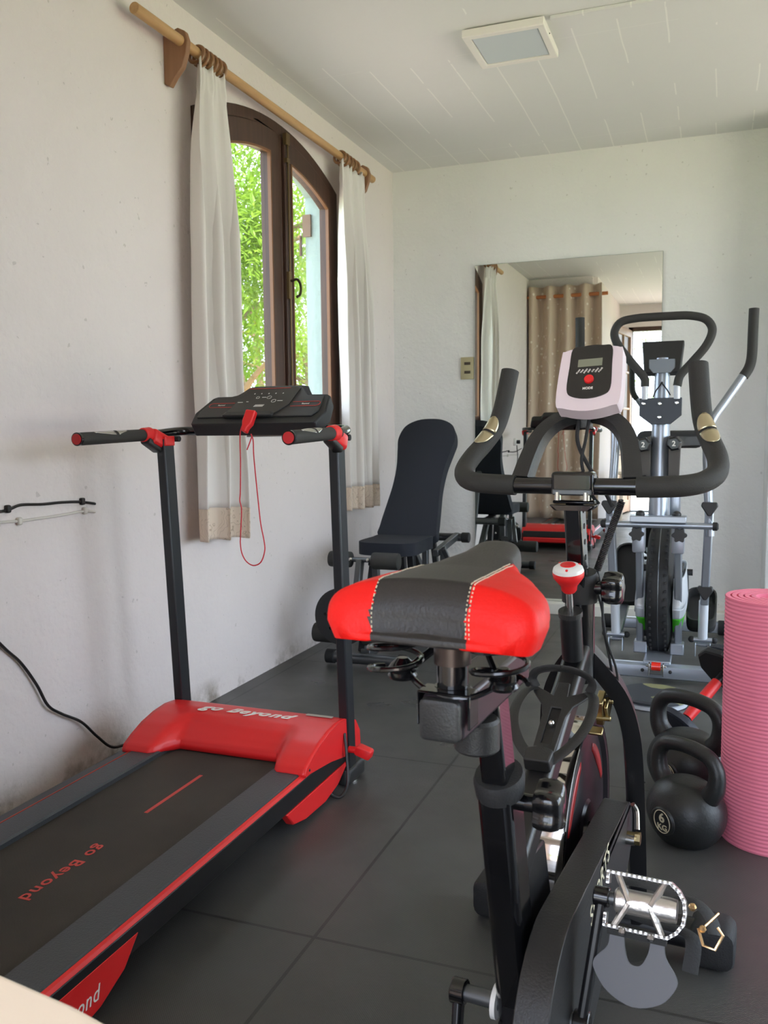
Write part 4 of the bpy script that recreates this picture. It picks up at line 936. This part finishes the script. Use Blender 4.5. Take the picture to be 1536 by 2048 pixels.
# adjustment knobs
def lobe_knob(y, z, x0, R, w_, nm='adjust_knob'):
    o = part(M().cyl((x0-.022, y, z), (x0, y, z), .012, n=12), nm, BLACK_GLOSS)
    pr = [((R+R*.13*math.cos(5*a))*math.cos(a), (R+R*.13*math.cos(5*a))*math.sin(a)) for a in [2*PI*i/60 for i in range(60)]]
    q = M(); n_ = len(pr); rings = []
    for (k, xx) in ((.62, 0), (.92, .003), (1, .010), (1, w_-.012), (.90, w_-.003), (.7, w_)):
        rings.append([V((x0+xx, y+a*k, z+b*k)) for a, b in pr])
    q.add([p for r_ in rings for p in r_], [(j*n_+i, j*n_+(i+1) % n_, (j+1)*n_+(i+1) % n_, (j+1)*n_+i) for j in range(5) for i in range(n_)]+[tuple(range(n_)), tuple(range(5*n_, 6*n_))])
    q.build('knob_head', BLACK_GLOSS, o, smooth=50)
    M().cyl((x0-.012, y, z), (x0-.004, y, z), .0075, n=12).build('knob_thread', STEEL, o)
    return o
lobe_knob(-.675, .562, .042, .031, .038)
lobe_knob(-.225, .772, .040, .027, .036)
# tension knob
tk = part(M().cyl((0, -.272, .655), (0, -.293, .735), .0185, n=20), 'tension_tube', BLACK_TUBE)
part(M().cyl((0, -.2925, .733), (0, -.295, .742), .0205, n=20), 'tension_tube_cap', BLACK_PL)
part(M().cyl((0, -.294, .738), (0, -.306, .785), .0058, n=12), 'tension_rod', STEEL)
ta = V((0, -.25, 1)).normalized(); tb = V((0, -.304, .776))
rk_ = part(M().lathe(tb, [(.010, 0), (.013, .004), (.014, .012), (.020, .020), (.0255, .028), (.0265, .034), (.0255, .040)], axis=ta, n=28), 'tension_knob', RED_PL)
M().lathe(tb, [(.0262, .0385), (.0245, .044), (.019, .048), (.0135, .0495)], axis=ta, n=28).build('white_top_ring', WHITE_PL, rk_)
M().lathe(tb, [(.0136, .0490), (.012, .0505), (.004, .051)], axis=ta, n=24).build('red_top_button', RED_PL, rk_)
sd_, up_ = frame_from(ta)
for a in (.6, 2.6, 4.6):
    M().ball(tb+ta*.0465+(sd_*math.cos(a)+up_*math.sin(a))*.0195, .0028, 8).build('arrow_mark', RED_PL, rk_)
# bottle cage on the down tube
DQ = basis((0, -.43, .5745), (1, 0, 0), (0, .895, .445))      # v runs up the tube, k off its face
cg = part(M().prism([(-.017, -.06), (.017, -.06), (.019, .03), (.026, .055), (.047, .083), (.044, .096), (.012, .078), (.010, .11), (-.010, .11), (-.012, .078), (-.044, .096), (-.047, .083), (-.026, .055), (-.019, .03)], lambda u, v, k: DQ @ V((u, v, k)), .0, .005, [[(-.008, -.03), (.008, -.03), (.008, .05), (-.008, .05)][::-1]]), 'bottle_cage', BLACK_PL, bevel=.002)
for s_ in (-1, 1):
    pts = [(s_*.044, .092, .004), (s_*.056, .072, .012), (s_*.061, .03, .018), (s_*.055, -.01, .018), (s_*.038, -.042, .012), (s_*.016, -.064, .004)]
    q = M().tube([DQ @ V(p) for p in spline(pts, 6)], .0085, 8, sx=.22, up=V((1, 0, 0))); q.build('cage_arm', BLACK_PL, cg)
    pts = [(s_*.044, .092, .004), (s_*.050, .097, .018), (s_*.042, .100, .032), (s_*.02, .102, .040), (0, .102, .042)]
    M().tube([DQ @ V(p) for p in spline(pts, 6)], .0075, 8, sx=.25, up=V((0, 0, 1))).build('cage_arm', BLACK_PL, cg)
M().prism([(-.020, -.085), (.020, -.085), (.022, -.06), (.010, -.055), (-.010, -.055), (-.022, -.06)], lambda u, v, k: DQ @ V((u, v, k)), 0, .024).build('cage_foot', BLACK_PL, cg, bevel=.003)
M().ball(DQ @ V((0, .012, .006)), .0055, 10).build('screw', STEEL, cg)
# flywheel
FY, FZ = -.175, .30
fwx = -.040
fl = part(M().lathe((fwx-.030, FY, FZ), [(.03, .004), (.16, .004), (.175, .012), (.196, .012), (.208, .0), (.210, .001)], axis=(1, 0, 0), n=72), 'flywheel', BLACK_GLOSS)
M().lathe((fwx-.030, FY, FZ), [(.206, 0), (.2100, .001), (.2104, .010), (.2104, .072), (.2100, .081), (.206, .082)], axis=(1, 0, 0), n=96, cap=False).build('rim', CHROME, fl)
M().lathe((fwx-.030, FY, FZ), [(.207, .0815), (.196, .0805), (.19, .072), (.175, .072), (.168, .076), (.06, .076), (.055, .081), (.02, .081)], axis=(1, 0, 0), n=72, cap=False).build('disc_face', mat('dark_disc_paint', (30, 26, 30), .3), fl)
RDEC = mat('red_decal', (150, 26, 26), .4)
for a0 in (.35, 1.9, 3.5, 5.1):
    P_ = [(.185, a0+.9*k/14) for k in range(15)]
    pts0 = [V((fwx+.0465, FY+.162*math.cos(a), FZ+.162*math.sin(a))) for _, a in P_]; pts1 = [V((fwx+.0465, FY+(.148-.012*math.sin(PI*k/14))*math.cos(a), FZ+(.148-.012*math.sin(PI*k/14))*math.sin(a))) for k, (_, a) in enumerate(P_)]
    M().add(pts0+pts1, [(k, k+1, k+16, k+15) for k in range(14)]).build('red_graphic', RDEC, fl, solid=.0008)
part(M().cyl((-.075, FY, FZ), (.095, FY, FZ), .009, n=12), 'axle', STEEL)
bo = M().cyl((.080, FY+.01, FZ+.0), (.098, FY+.01, FZ+.0), .011, n=14); bo.cyl((.094, FY+.01, FZ+.0), (.104, FY+.01, FZ+.0), .012, n=6); part(bo, 'axle_bolt', BRASS)
part(M().tube(spline([(.086, FY+.03, FZ+.055), (.092, FY+.035, FZ+.04), (.096, FY+.02, FZ+.012)], 5), .005, 8), 'chain_tensioner', STEEL)
# brake caliper
q = M(); BQ = V((.030, -.165, .508))
q.box(BQ+V((0, 0, .03)), (.014, .04, .05), Matrix.Rotation(.35, 3, 'X')); q.box(BQ+V((.012, .005, .035)), (.006, .05, .035), Matrix.Rotation(.5, 3, 'X')); q.box(BQ+V((-.006, -.03, -.005)), (.03, .018, .006), Matrix.Rotation(.5, 3, 'X'))
q.cyl(BQ+V((-.012, .0, .045)), BQ+V((.022, .0, .045)), .006, n=10); q.cyl(BQ+V((-.012, -.012, .015)), BQ+V((.020, -.012, .015)), .005, n=10); q.ball(BQ+V((.02, .005, .055)), .007, 10)
part(q, 'brake_caliper', BRASS, bevel=.002)
part(M().tube(spline([(.010, -.20, .80), (.034, -.205, .74), (.045, -.21, .68), (.060, -.19, .62), (.058, -.17, .575), (.035, -.165, .558)], 6), .0022, 6), 'brake_cable', RUBBER)
# chain guard
import itertools
def hull_outline(c0, r0, c1, r1, n=24):
    dx, dy = c1[0]-c0[0], c1[1]-c0[1]; D = math.hypot(dx, dy); th = math.atan2(dy, dx); al = math.acos((r0-r1)/D); o = []
    for k in range(n+1): a = th+al+(2*PI-2*al)*k/n; o.append((c0[0]+r0*math.cos(a), c0[1]+r0*math.sin(a)))
    for k in range(n+1): a = th-al+2*al*k/n; o.append((c1[0]+r1*math.cos(a), c1[1]+r1*math.sin(a)))
    return o
BBY, BBZ = -.62, .235
gp = hull_outline((BBY, BBZ), .150, (-.165, .300), .062)
gd = part(M().prism(gp, lambda u, v, k: V((k, u, v)), .034, .080), 'chain_guard', mat('guard_plastic', (34, 33, 33), .42, bump=.12, bscale=300), bevel=.009, bseg=4)
tx = text('SPORTS', .052, .0003, spacing=1.08); th = math.atan2(.044+.0, .145+.0)
xf(tx, basis((.0806, -.425, .338), (0, math.cos(.29), math.sin(.29)), (0, -math.sin(.29), math.cos(.29))) @ Matrix.Diagonal((.82, .9, 1, 1))).build('lettering', INK_CREAM, gd, smooth=0)
gp2 = hull_outline((BBY, BBZ), .125, (-.165, .300), .045)
M().prism(gp2, lambda u, v, k: V((k, u, v)), .080, .084).build('guard_relief', GREY_PL, gd) if False else None
# cranks and pedals
part(M().cyl((-.024, BBY, BBZ), (-.031, BBY, BBZ), .024, n=24), 'bearing_ring', WHITE_PL)
part(M().cyl((-.082, BBY, BBZ), (.105, BBY, BBZ), .012, n=16), 'crank_spindle', GREY_STEEL)
PR = V((.111, -.575, .400)); PLf = V((-.084, -.655, .070))
for nm, p0, p1 in (('r', V((.094, BBY, BBZ)), PR), ('l', V((-.084, BBY, BBZ)), PLf)):
    o = part(M().rect(p0, p1, .014, .026, up=(0, 1, 0), h2=.020), 'crank_arm', BLACK_TUBE, bevel=.005)
    for p_ in (p0, p1): M().cyl(p_+V((-.011, 0, 0)), p_+V((.011, 0, 0)), .018 if p_ is p0 else .0135, n=20).build('crank_boss', BLACK_GLOSS, o, bevel=.002)
def pedal(P, s_, tilt, name='pedal'):
    x0 = P.x+s_*.008
    Q = basis(P, (s_, 0, 0), (0, math.sin(tilt), math.cos(tilt))) @ Matrix.Diagonal((.90, .80, .90, 1))     # u outward, v up in the cage plane
    o = part(M().cyl(Q @ V((.008, 0, 0)), Q @ V((.022, 0, 0)), .009, n=14), name, GREY_STEEL)
    M().lathe(Q @ V((.020, 0, 0)), [(.013, 0), (.0165, .003), (.0165, .072), (.0155, .082)], axis=Q.to_3x3() @ V((1, 0, 0)), n=24).build('barrel', ALU, o)
    M().cyl(Q @ V((.10, 0, 0)), Q @ V((.110, 0, 0)), .012, n=16).build('barrel_cap', BLACK_PL, o)
    q = M(); H = .043
    cage = [(.008, H-.018), (.008, H), (.040, H), (.070, H), (.100, H), (.112, H-.010), (.121, .018), (.123, 0), (.121, -.018), (.112, -H+.010), (.100, -H), (.070, -H), (.040, -H), (.008, -H), (.008, -H+.018)]
    def strip(m, pts, w_, th_):
        P_ = [V((a, b, 0)) for a, b in pts]
        for a, b in zip(P_, P_[1:]):
            d_ = (b-a).normalized(); n_ = V((-d_.y, d_.x, 0))*th_/2
            vv = [a-d_*th_*.3-n_, a-d_*th_*.3+n_, b+d_*th_*.3+n_, b+d_*th_*.3-n_]
            m.add([Q @ (v+V((0, 0, z))) for z in (-w_/2, w_/2) for v in vv], [(0, 1, 2, 3), (4, 7, 6, 5), (0, 4, 5, 1), (1, 5, 6, 2), (2, 6, 7, 3), (3, 7, 4, 0)])
    strip(q, cage, .020, .0046)
    # teeth
    for a, b in zip(cage, cage[1:]):
        L_ = math.hypot(b[0]-a[0], b[1]-a[1]); n_ = max(1, int(L_/.007))
        for k in range(n_):
            f_ = (k+.5)/n_; q.box(Q @ V((a[0]+(b[0]-a[0])*f_, a[1]+(b[1]-a[1])*f_, .0115)), (.0035, .0035, .0035))
    for (bx, tx_) in ((.042, .022), (.074, .092)):
        for sv in (-1, 1): q.tube([Q @ V((bx, 0, .014)), Q @ V((tx_, sv*(H-.002), .004))], [.0058, .0042], 8)
    q.build('cage', ALU, o, smooth=30)
    return o, Q
pd, Q = pedal(PR, 1, .42)
# plastic toe plate hanging from the cage, strap and buckle
tp = outline([(.018, -.050), (.014, -.075), (-.004, -.100), (-.002, -.118), (.020, -.146), (.058, -.160), (.096, -.146), (.116, -.118), (.116, -.100), (.100, -.075), (.094, -.050), (.078, -.050), (.074, -.072), (.066, -.092), (.056, -.097), (.046, -.092), (.040, -.072), (.036, -.050)], 4)
M().prism(tp, lambda u, v, k: Q @ V((u, v, k)), -.003, .002).build('toe_plate', GREY_PL, pd, bevel=.001)
q = M(); q.box(Q @ V((.056, -.047, 0)), (.078, .012, .012)); q.build('toe_plate_mount', BLACK_PL, pd)
for u in (.035, .077): M().ball(Q @ V((u, -.047, .010)), .006, 8).build('screw', STEEL, pd)
sp_ = [Q @ V(p) for p in spline([(.020, .030, -.022), (.06, .030, -.030), (.10, .022, -.035), (.135, .018, -.030), (.158, -.002, -.020), (.165, -.025, -.012)], 6)]
M().tube(sp_, .011, 8, sx=.14, up=V((0, 1, 0))).build('strap', RUBBER, pd)
sp_ = [Q @ V(p) for p in spline([(.02, -.02, -.03), (.07, -.028, -.035), (.12, -.032, -.03), (.135, -.045, -.02), (.133, -.09, -.012)], 6)]
M().tube(sp_, .011, 8, sx=.14, up=V((0, 1, 0))).build('strap', RUBBER, pd)
q = M(); q.tube([Q @ V(p) for p in ((.142, -.018, .0), (.150, -.042, .002), (.166, -.046, .0), (.176, -.022, -.004), (.168, -.012, -.006))], .0022, 6); q.tube([Q @ V((.152, -.012, .004)), Q @ V((.170, .012, .006))], .0018, 6); q.ball(Q @ V((.132, .012, -.004)), .0055, 8); q.ball(Q @ V((.148, -.018, .0)), .005, 8)
q.build('buckle', GOLD, pd)
pl_, Ql = pedal(PLf, -1, 1.45)
# handlebar
part(M().cyl((-.115, -.272, .953), (.115, -.272, .953), .0145, n=20), 'handlebar_tube', BLACK_GLOSS)
for s_ in (-1, 1):
    hp = [(s_*.103, -.272, .953), (s_*.14, -.270, .954), (s_*.178, -.262, .956), (s_*.206, -.240, .962), (s_*.222, -.205, .975), (s_*.220, -.165, .998), (s_*.206, -.130, 1.025), (s_*.192, -.105, 1.055), (s_*.184, -.085, 1.095), (s_*.176, -.062, 1.165)]
    P_ = spline(hp, 6); fo = part(M().tube(P_, .0178, 20), 'foam_grip', FOAM)
    # steel pulse sensors lying on the rider's side of the grip
    for (i0, i1) in ((33, 38), (39, 44)):
        seg = P_[i0:i1+1]; m_ = len(seg)
        def SF(a, b):
            f_ = a*(m_-1); i = min(int(f_), m_-2); k = f_-i; p = V(seg[i]).lerp(V(seg[i+1]), k); d_ = (V(seg[i+1])-V(seg[i])).normalized()
            nrm = V((s_*.25, -1, .35)); nrm = (nrm-d_*nrm.dot(d_)).normalized(); sd0 = d_.cross(nrm)
            sh_ = math.sqrt(max(.02, 1-(a-(1 if i0 == 33 else 0))**2)) if True else 1
            an = (b-.5)*1.9*sh_
            return p+(nrm*math.cos(an)+sd0*math.sin(an))*.0190
        M().grid(SF, 8, 10).build('pulse_sensor', mat('sensor_plate', (190, 180, 150), .3, .9), fo, solid=.0012)
# inner arch carrying the console
ap = [(-.094, -.262, .962), (-.088, -.24, .995), (-.078, -.215, 1.030), (-.060, -.198, 1.055), (-.034, -.187, 1.070), (0, -.183, 1.075), (.034, -.187, 1.070), (.060, -.198, 1.055), (.078, -.215, 1.030), (.088, -.24, .995), (.094, -.262, .962)]
part(M().tube(spline(ap, 6), [.0135-.0045*math.sin(PI*k/60) if False else .0100+.0035*abs(k/30-1) for k in range(61)], 16, sx=1.25, up=V((0, 0, 1)), sq=True), 'console_arch', BLACK_PL)
# console
KQ = basis((.010, -.205, 1.143), (1, -.03, .045), (.02, .50, .87))
def kp(u, v, k): return KQ @ V((u*.93, v*.97, k))
so = outline([(-.060, -.052), (-.058, .045), (-.052, .056), (-.030, .061), (0, .064), (.030, .061), (.052, .056), (.058, .045), (.060, -.052), (.045, -.066), (0, -.074), (-.045, -.066)], 4)
co = part(M().prism(so, kp, -.030, 0), 'bike_console', PINK_WHITE, bevel=.006, bseg=3)
fa = outline([(-.041, -.028), (-.040, .02), (-.0375, .058), (-.02, .0625), (0, .0645), (.02, .0625), (.0375, .058), (.040, .02), (.041, -.028), (.030, -.043), (0, -.049), (-.030, -.043)], 4)
M().prism(fa, kp, -.001, .0018).build('console_face', mat('console_face_black', (36, 34, 32), .4), co)
M().prism([(-.024, .018), (.022, .018), (.022, .034), (-.024, .034)], kp, .0016, .0026).build('screen', LCD, co)
q = M()
for i in range(7):
    tt = text(['SCAN', 'TIME', 'SPEED', 'DIST', 'CAL', 'ODO', 'PULSE'][i], .0042, .0002, bold=.00010); c_, s2 = math.cos(.95), math.sin(.95)
    q.add([kp(-.022+i*.0070+v.x*c_-v.y*s2, .0085+v.x*s2+v.y*c_, .0023+v.z) for v in tt.v], tt.f)
tt = text('MODE', .0068, .0002, bold=.0002); q.add([kp(-.001+v.x, -.0285+v.y, .0023+v.z) for v in tt.v], tt.f)
q.build('console_lettering', INK_WHITE, co, smooth=0)
M().lathe(kp(0, -.010, .0015), [(.0085, 0), (.0085, .003), (.0075, .0045), (.003, .0048)], axis=KQ.to_3x3() @ V((0, 0, 1)), n=24).build('mode_button', RED_PL, co)
part(M().rbox((0, -.192, 1.070), (.022, .03, .04), .005), 'console_bracket', BLACK_PL)
# cables under the console
part(M().tube(spline([(-.008, -.20, 1.075), (-.006, -.225, 1.03), (.012, -.23, .99), (.040, -.225, .945), (.055, -.22, .915)], 6), .0035, 8), 'console_cable', RUBBER)
part(M().tube(spline([(.010, -.20, 1.075), (.008, -.225, 1.03), (.004, -.235, .99), (.020, -.235, .94), (.034, -.232, .92)], 6), .003, 8), 'console_cable', RUBBER)
c0, c1 = V((.070, -.215, .925)), V((.026, -.20, .800)); d_ = c1-c0; s1, u1 = frame_from(d_)
part(M().tube([c0+d_*(k/300)+(s1*math.cos(k*.9)+u1*math.sin(k*.9))*.0055 for k in range(301)], .0016, 5), 'coiled_cable', BLACK_RUBBER_WIRE)
part(M().tube(spline([(.026, -.20, .800), (.036, -.205, .76), (.040, -.21, .70), (.050, -.20, .64), (.052, -.18, .60)], 6), .0022, 6), 'lower_cable', RUBBER)

# ------------------------------------------------------------------ kettlebells
def kettlebell(loc, rz, s_, label, num):
    t = thing('kettlebell', label, 'kettlebell', loc, rz, 'kettlebells on the floor')
    R_ = .100*s_
    pr = [(.001, 0), (.050, 0), (.066, .006), (.086, .030), (.098, .060), (.100, .085), (.094, .112), (.078, .136), (.058, .152), (.040, .160), (.001, .163)]
    pr = [(r*s_, z*s_) for r, z in spline(pr, 3)]
    def F(a, b):
        an = 2*PI*a; f_ = b*(len(pr)-1); i = min(int(f_), len(pr)-2); k = f_-i; r = pr[i][0]*(1-k)+pr[i+1][0]*k; z = pr[i][1]*(1-k)+pr[i+1][1]*k
        sx_ = 1.02; sy_ = .86 if False else .92
        return V((r*math.cos(an)*sx_, r*math.sin(an)*sy_, z))
    body = M().grid(F, 48, 40, closed=True).build('body', KB, t, smooth=60)
    hp = [(-.052, .118), (-.080, .150), (-.089, .180), (-.086, .212), (-.066, .236), (-.030, .245), (0, .247), (.030, .245), (.066, .236), (.086, .212), (.089, .180), (.080, .150), (.052, .118)]
    P_ = spline([(u*s_, 0, v*s_) for u, v in hp], 5); n_ = len(P_)
    M().tube(P_, [s_*(.0185+.010*abs(2*k/(n_-1)-1)**3) for k in range(n_)], 18).build('handle', KB, t, smooth=60)
    # badge on the face
    q = M(); q.tube([(.024*s_*math.cos(a), 0, .030*s_*math.sin(a)) for a in [2*PI*k/36 for k in range(36)]], .0012, 6, closed=True)
    tt = text(num, .034*s_, .0006, bold=.0008); q.add([V((v.x, -v.z, v.y+.009*s_)) for v in tt.v], tt.f)
    tt = text('KG', .022*s_, .0006, bold=.0004); q.add([V((v.x, -v.z, v.y-.016*s_)) for v in tt.v], tt.f)
    Rm = Matrix.Rotation(.12, 4, 'X'); 
    q.v = [Rm @ v + V((0, -.0915*s_, .072*s_)) for v in q.v]
    ba = M().lathe((0, -.082*s_, .073*s_), [(.036*s_, 0), (.036*s_, .006*s_), (.033*s_, .0095*s_), (.028*s_, .0085*s_), (.002, .0085*s_)], axis=(0, -1, -.12), n=32).build('badge_boss', KB, body)
    q.build('badge', INK_CREAM, ba, smooth=0)
    return t
kettlebell((-.050, 2.285, 0), math.radians(-37), 1.0, 'black kettlebell marked 6 KG standing closest to the rolled pink mat', '6')
kettlebell((-.055, 2.59, 0), math.radians(-32), 1.14, 'larger black kettlebell marked 10 KG standing behind the 6 KG one', '10')

# ------------------------------------------------------------------ yoga mat
t = thing('yoga_mat', 'rolled pink ribbed yoga mat standing upright beside the kettlebells', 'yoga mat', (.152, 2.38, 0))
def spiral(a, r): return (r*math.cos(a), r*math.sin(a))
turns = 5.6; r0, dr = .034, .0152; th = .0105; H_ = .625
def ms(f_):
    a = f_*2*PI*turns; return a, r0+dr*a/(2*PI)+.0022*math.sin(a*1.0+1)
A0 = 2.6
NA = 300
q = M(); nz = 160
outer = []
for i in range(NA+1):
    a, r = ms(i/NA); outer.append((a-A0, r))
# top/bottom faces + inner/outer sides; the outermost turn carries the ribs
q.add([V((rr*math.cos(a), rr*math.sin(a), z)) for (a, r) in outer for rr in (r, r+th) for z in (0, H_)],
      [f for i in range(NA) for f in ((4*i+1, 4*i+5, 4*i+7, 4*i+3), (4*i, 4*i+2, 4*i+6, 4*i+4), (4*i, 4*i+4, 4*i+5, 4*i+1), (4*i+2, 4*i+3, 4*i+7, 4*i+6))]+[(0, 1, 3, 2), (4*NA, 4*NA+2, 4*NA+3, 4*NA+1)])
ml = q.build('mat_roll', PINK, t, smooth=45)
i0 = int(NA*(1-1.02/turns)); last = outer[i0:]
def RB(a, b):
    f_ = a*(len(last)-1); i = min(int(f_), len(last)-2); k = f_-i; an = last[i][0]*(1-k)+last[i+1][0]*k; r = last[i][1]*(1-k)+last[i+1][1]*k+th
    z = .002+(H_-.004)*b; rib = .0016*(.5-.5*math.cos(2*PI*z/.0098))
    return V(((r+rib)*math.cos(an), (r+rib)*math.sin(an), z))
M().grid(RB, 110, 512).build('ribbed_face', PINK, ml, smooth=80, fix=False)

# ------------------------------------------------------------------ loose dumbbell and twist disc
a_, b_ = V((-.085, 2.875, .105)), V((.040, 3.015, .245)); ax_ = (b_-a_).normalized()
t = thing('plate_dumbbell', 'tilted plate dumbbell with red grip leaning behind the kettlebells', 'dumbbell', (-.03, 2.94, 0)); T = at(t)
M().cyl(a_-ax_*.05, b_+ax_*.06, .0125, n=16).build('bar', BLACK_TUBE, t, T=T)
M().tube([a_.lerp(b_, .15), a_.lerp(b_, .3), a_.lerp(b_, .5), a_.lerp(b_, .7), a_.lerp(b_, .85)], [.017, .0185, .019, .0185, .017], 16).build('grip', RED_PL, t, T=T)
for c_, sg in ((a_, -1), (b_, 1)):
    for k, (r_, w_) in enumerate(((.100, .026), (.088, .024)) if sg > 0 else ((.098, .026),)):
        o_ = c_+ax_*sg*(.001+.030*k)
        M().lathe(o_, [(.014, 0), (r_-.006, 0), (r_, .005), (r_, w_-.005), (r_-.006, w_), (r_*.72, w_), (r_*.68, w_-.004), (.03, w_-.004), (.014, w_)], axis=ax_*sg, n=10 if (sg > 0 and k == 0) else 40).build('plate', PLATE_BLUE if k or sg < 0 else RUBBER, t, T=T, smooth=30)
M().cyl(a_.lerp(b_, .02), a_.lerp(b_, .10), .022, n=16).build('collar', BLACK_TUBE, t, T=T)
t = thing('twist_disc', 'round twist disc with camouflage top on the floor below the elliptical', 'balance disc', (-.205, 3.44, 0))
M().lathe((0, 0, 0), [(.115, 0), (.128, .003), (.130, .016), (.122, .020)], n=48).build('base', SILVER_PALE, t)
M().lathe((0, 0, .021), [(.120, 0), (.133, .002), (.133, .010), (.125, .0165), (.01, .018)], n=48).build('top', CAMO, t)

# ------------------------------------------------------------------ near table edge (out of focus)
tb_ = thing('cream_table', 'cream painted table top blurred close to the camera', 'table', (-.66, .18, 0))
o_ = [(-.97, .575), (-.80, .565), (-.575, .542), (-.463, .526), (-.386, .509), (-.334, .495), (-.27, .468), (-.235, .41), (-.23, .05), (-.30, -.08), (-.38, -.12), (-.98, -.12), (-1.04, -.06), (-1.04, .55), (-1.02, .59)]
M().prism([(p[0]+.66, p[1]-.18) for p in o_], xyz, .568, .600).build('table_top', CREAM, tb_, bevel=.008, bseg=3)
for (x, y) in ((-.32, -.22), (.32, -.22), (-.32, .38), (.28, .28)): M().cyl((x, y, 0), (x, y, .57), .018, .024).build('leg', CREAM, tb_)

# ------------------------------------------------------------------ outside
g_ = M().box((0, 2, -.25), (60, 60, .1)); tag(g_.build('lawn', GRASS, origin=(0, 0, 0)), 'bright grass lawn outside the windows', 'lawn', kind='structure')
struct(M().prism([(-6, -7), (9, -7), (9, 12), (2.6, 12), (2.6, -1.7), (-2.05, -1.7), (-2.05, 14), (-6, 14)], xyz, -.2, -.03), 'trim_bounce_paving', PAVE)  # paving added over the lawn, warm-toned to bounce sunlight indoors
def tree(loc, h, rad, nleaf, lm, seed, label, leafs=.09):
    rnd = random.Random(seed); t = thing('garden_tree', label, 'tree', loc, group='trees outside the windows')
    tr = M(); tr.tube(spline([(0, 0, 0), (.1, .05, h*.25), (-.05, .1, h*.5), (.1, 0, h*.8)], 5), [.13-.09*k/15 for k in range(16)], 10)
    for k in range(7):
        a = rnd.uniform(0, 2*PI); z = h*rnd.uniform(.3, .7); L = rad*rnd.uniform(.6, 1)
        tr.tube(spline([(0, 0, z), (L*.5*math.cos(a), L*.5*math.sin(a), z+.3), (L*math.cos(a), L*math.sin(a), z+.5)], 4), [.045, .042, .038, .034, .03, .026, .022, .018, .015], 6)
    tr.build('trunk', BARK, t)
    lf = M(); cl = [(rnd.gauss(0, rad*.45), rnd.gauss(0, rad*.45), h*.62+rnd.gauss(0, h*.22), rnd.uniform(.3, .65)) for _ in range(46)]
    for k in range(nleaf):
        c = rnd.choice(cl); p = V((c[0]+rnd.gauss(0, c[3]*.5), c[1]+rnd.gauss(0, c[3]*.5), max(.2, c[2]+rnd.gauss(0, c[3]*.5))))
        d_ = V((rnd.gauss(0, 1), rnd.gauss(0, 1), rnd.gauss(-.3, .6))).normalized(); s_, u_ = frame_from(d_); L = leafs*rnd.uniform(.7, 1.4); w_ = L*.13
        lf.add([p, p+d_*L*.5+s_*w_, p+d_*L, p+d_*L*.5-s_*w_+u_*.004], [(0, 1, 2, 3)])
    lf.build('foliage', lm, t, smooth=0, fix=False)
tree((-4.7, 8.0, -.15), 4.6, 1.7, 30000, LEAF1, 1, 'feathery bright green tree filling the upper panes of the arched window')
tree((-5.9, 12.4, -.15), 4.2, 1.7, 12000, LEAF2, 2, 'yellow-green shrub low in the panes of the arched window', .13)
tree((-10.2, 18.5, -.15), 7.5, 2.6, 12000, LEAF1, 3, 'tall green tree in the garden behind the feathery one', .2)
tree((-.2, -8.5, -.15), 4.2, 1.6, 5000, LEAF1, 4, 'green tree seen in the mirror beyond the open glazed door')

# ------------------------------------------------------------------ light
wd = bpy.data.worlds.new('daylight'); bpy.context.scene.world = wd; wd.use_nodes = True
nt = wd.node_tree; bg = nt.nodes['Background']; bg.inputs['Color'].default_value = (.84, .94, 1.15, 1); bg.inputs['Strength'].default_value = 1.5
s = bpy.data.lights.new('sun', 'SUN'); s.energy = 2.6; s.angle = math.radians(1.0); s.color = (1, .90, .78)
so_ = bpy.data.objects.new('sun', s); C.objects.link(so_); so_.rotation_euler = V((.55, -.50, 1.0)).to_track_quat('Z', 'Y').to_euler()
def portal(loc, rot, sx_, sy_):
    l = bpy.data.lights.new('window_portal', 'AREA'); l.shape = 'RECTANGLE'; l.size = sx_; l.size_y = sy_; l.cycles.is_portal = True
    o = bpy.data.objects.new('window_portal', l); C.objects.link(o); o.location = loc; o.rotation_euler = rot
portal((XL-WT-.02, 3.53, 1.72), (0, -PI/2, 0), 1.42, 1.34)
portal((-.15, -1.58, 1.15), (PI/2, 0, 0), 1.8, 2.3)
portal((2.5, 2.7, 1.19), (0, PI/2, 0), 2.26, 3.8)

# ------------------------------------------------------------------ camera
F, YAW, PIT, ROL = 1752.5, .362084, .0923185, -.0101844
cy, sy = math.cos(YAW), math.sin(YAW); fw0 = V((-sy, cy, 0)); r0_ = V((cy, sy, 0)); up0 = V((0, 0, 1))
fw1 = fw0*math.cos(PIT)-up0*math.sin(PIT); up1 = up0*math.cos(PIT)+fw0*math.sin(PIT)
rr_ = r0_*math.cos(ROL)+up1*math.sin(ROL); uu_ = -r0_*math.sin(ROL)+up1*math.cos(ROL)
cam = bpy.data.cameras.new('camera'); co_ = bpy.data.objects.new('camera', cam); C.objects.link(co_)
mt_ = Matrix((rr_, uu_, -fw1)).transposed().to_4x4(); mt_.translation = V((0, 0, 1.05)); co_.matrix_world = mt_
cam.sensor_fit = 'VERTICAL'; cam.sensor_height = 36; cam.lens = F/2048*36; cam.clip_start = .02; cam.clip_end = 200
cam.dof.use_dof = True; cam.dof.focus_distance = 1.9; cam.dof.aperture_fstop = 11
sc = bpy.context.scene; sc.camera = co_
sc.view_settings.view_transform = 'Standard'; sc.view_settings.look = 'None'; sc.view_settings.gamma = 1; sc.view_settings.use_curve_mapping = False
sc.view_settings.exposure = 2.2
sc.cycles.use_denoising = True
sc.cycles.max_bounces = 14; sc.cycles.diffuse_bounces = 8; sc.cycles.glossy_bounces = 6; sc.cycles.transparent_max_bounces = 16
sc.cycles.sample_clamp_indirect = 12
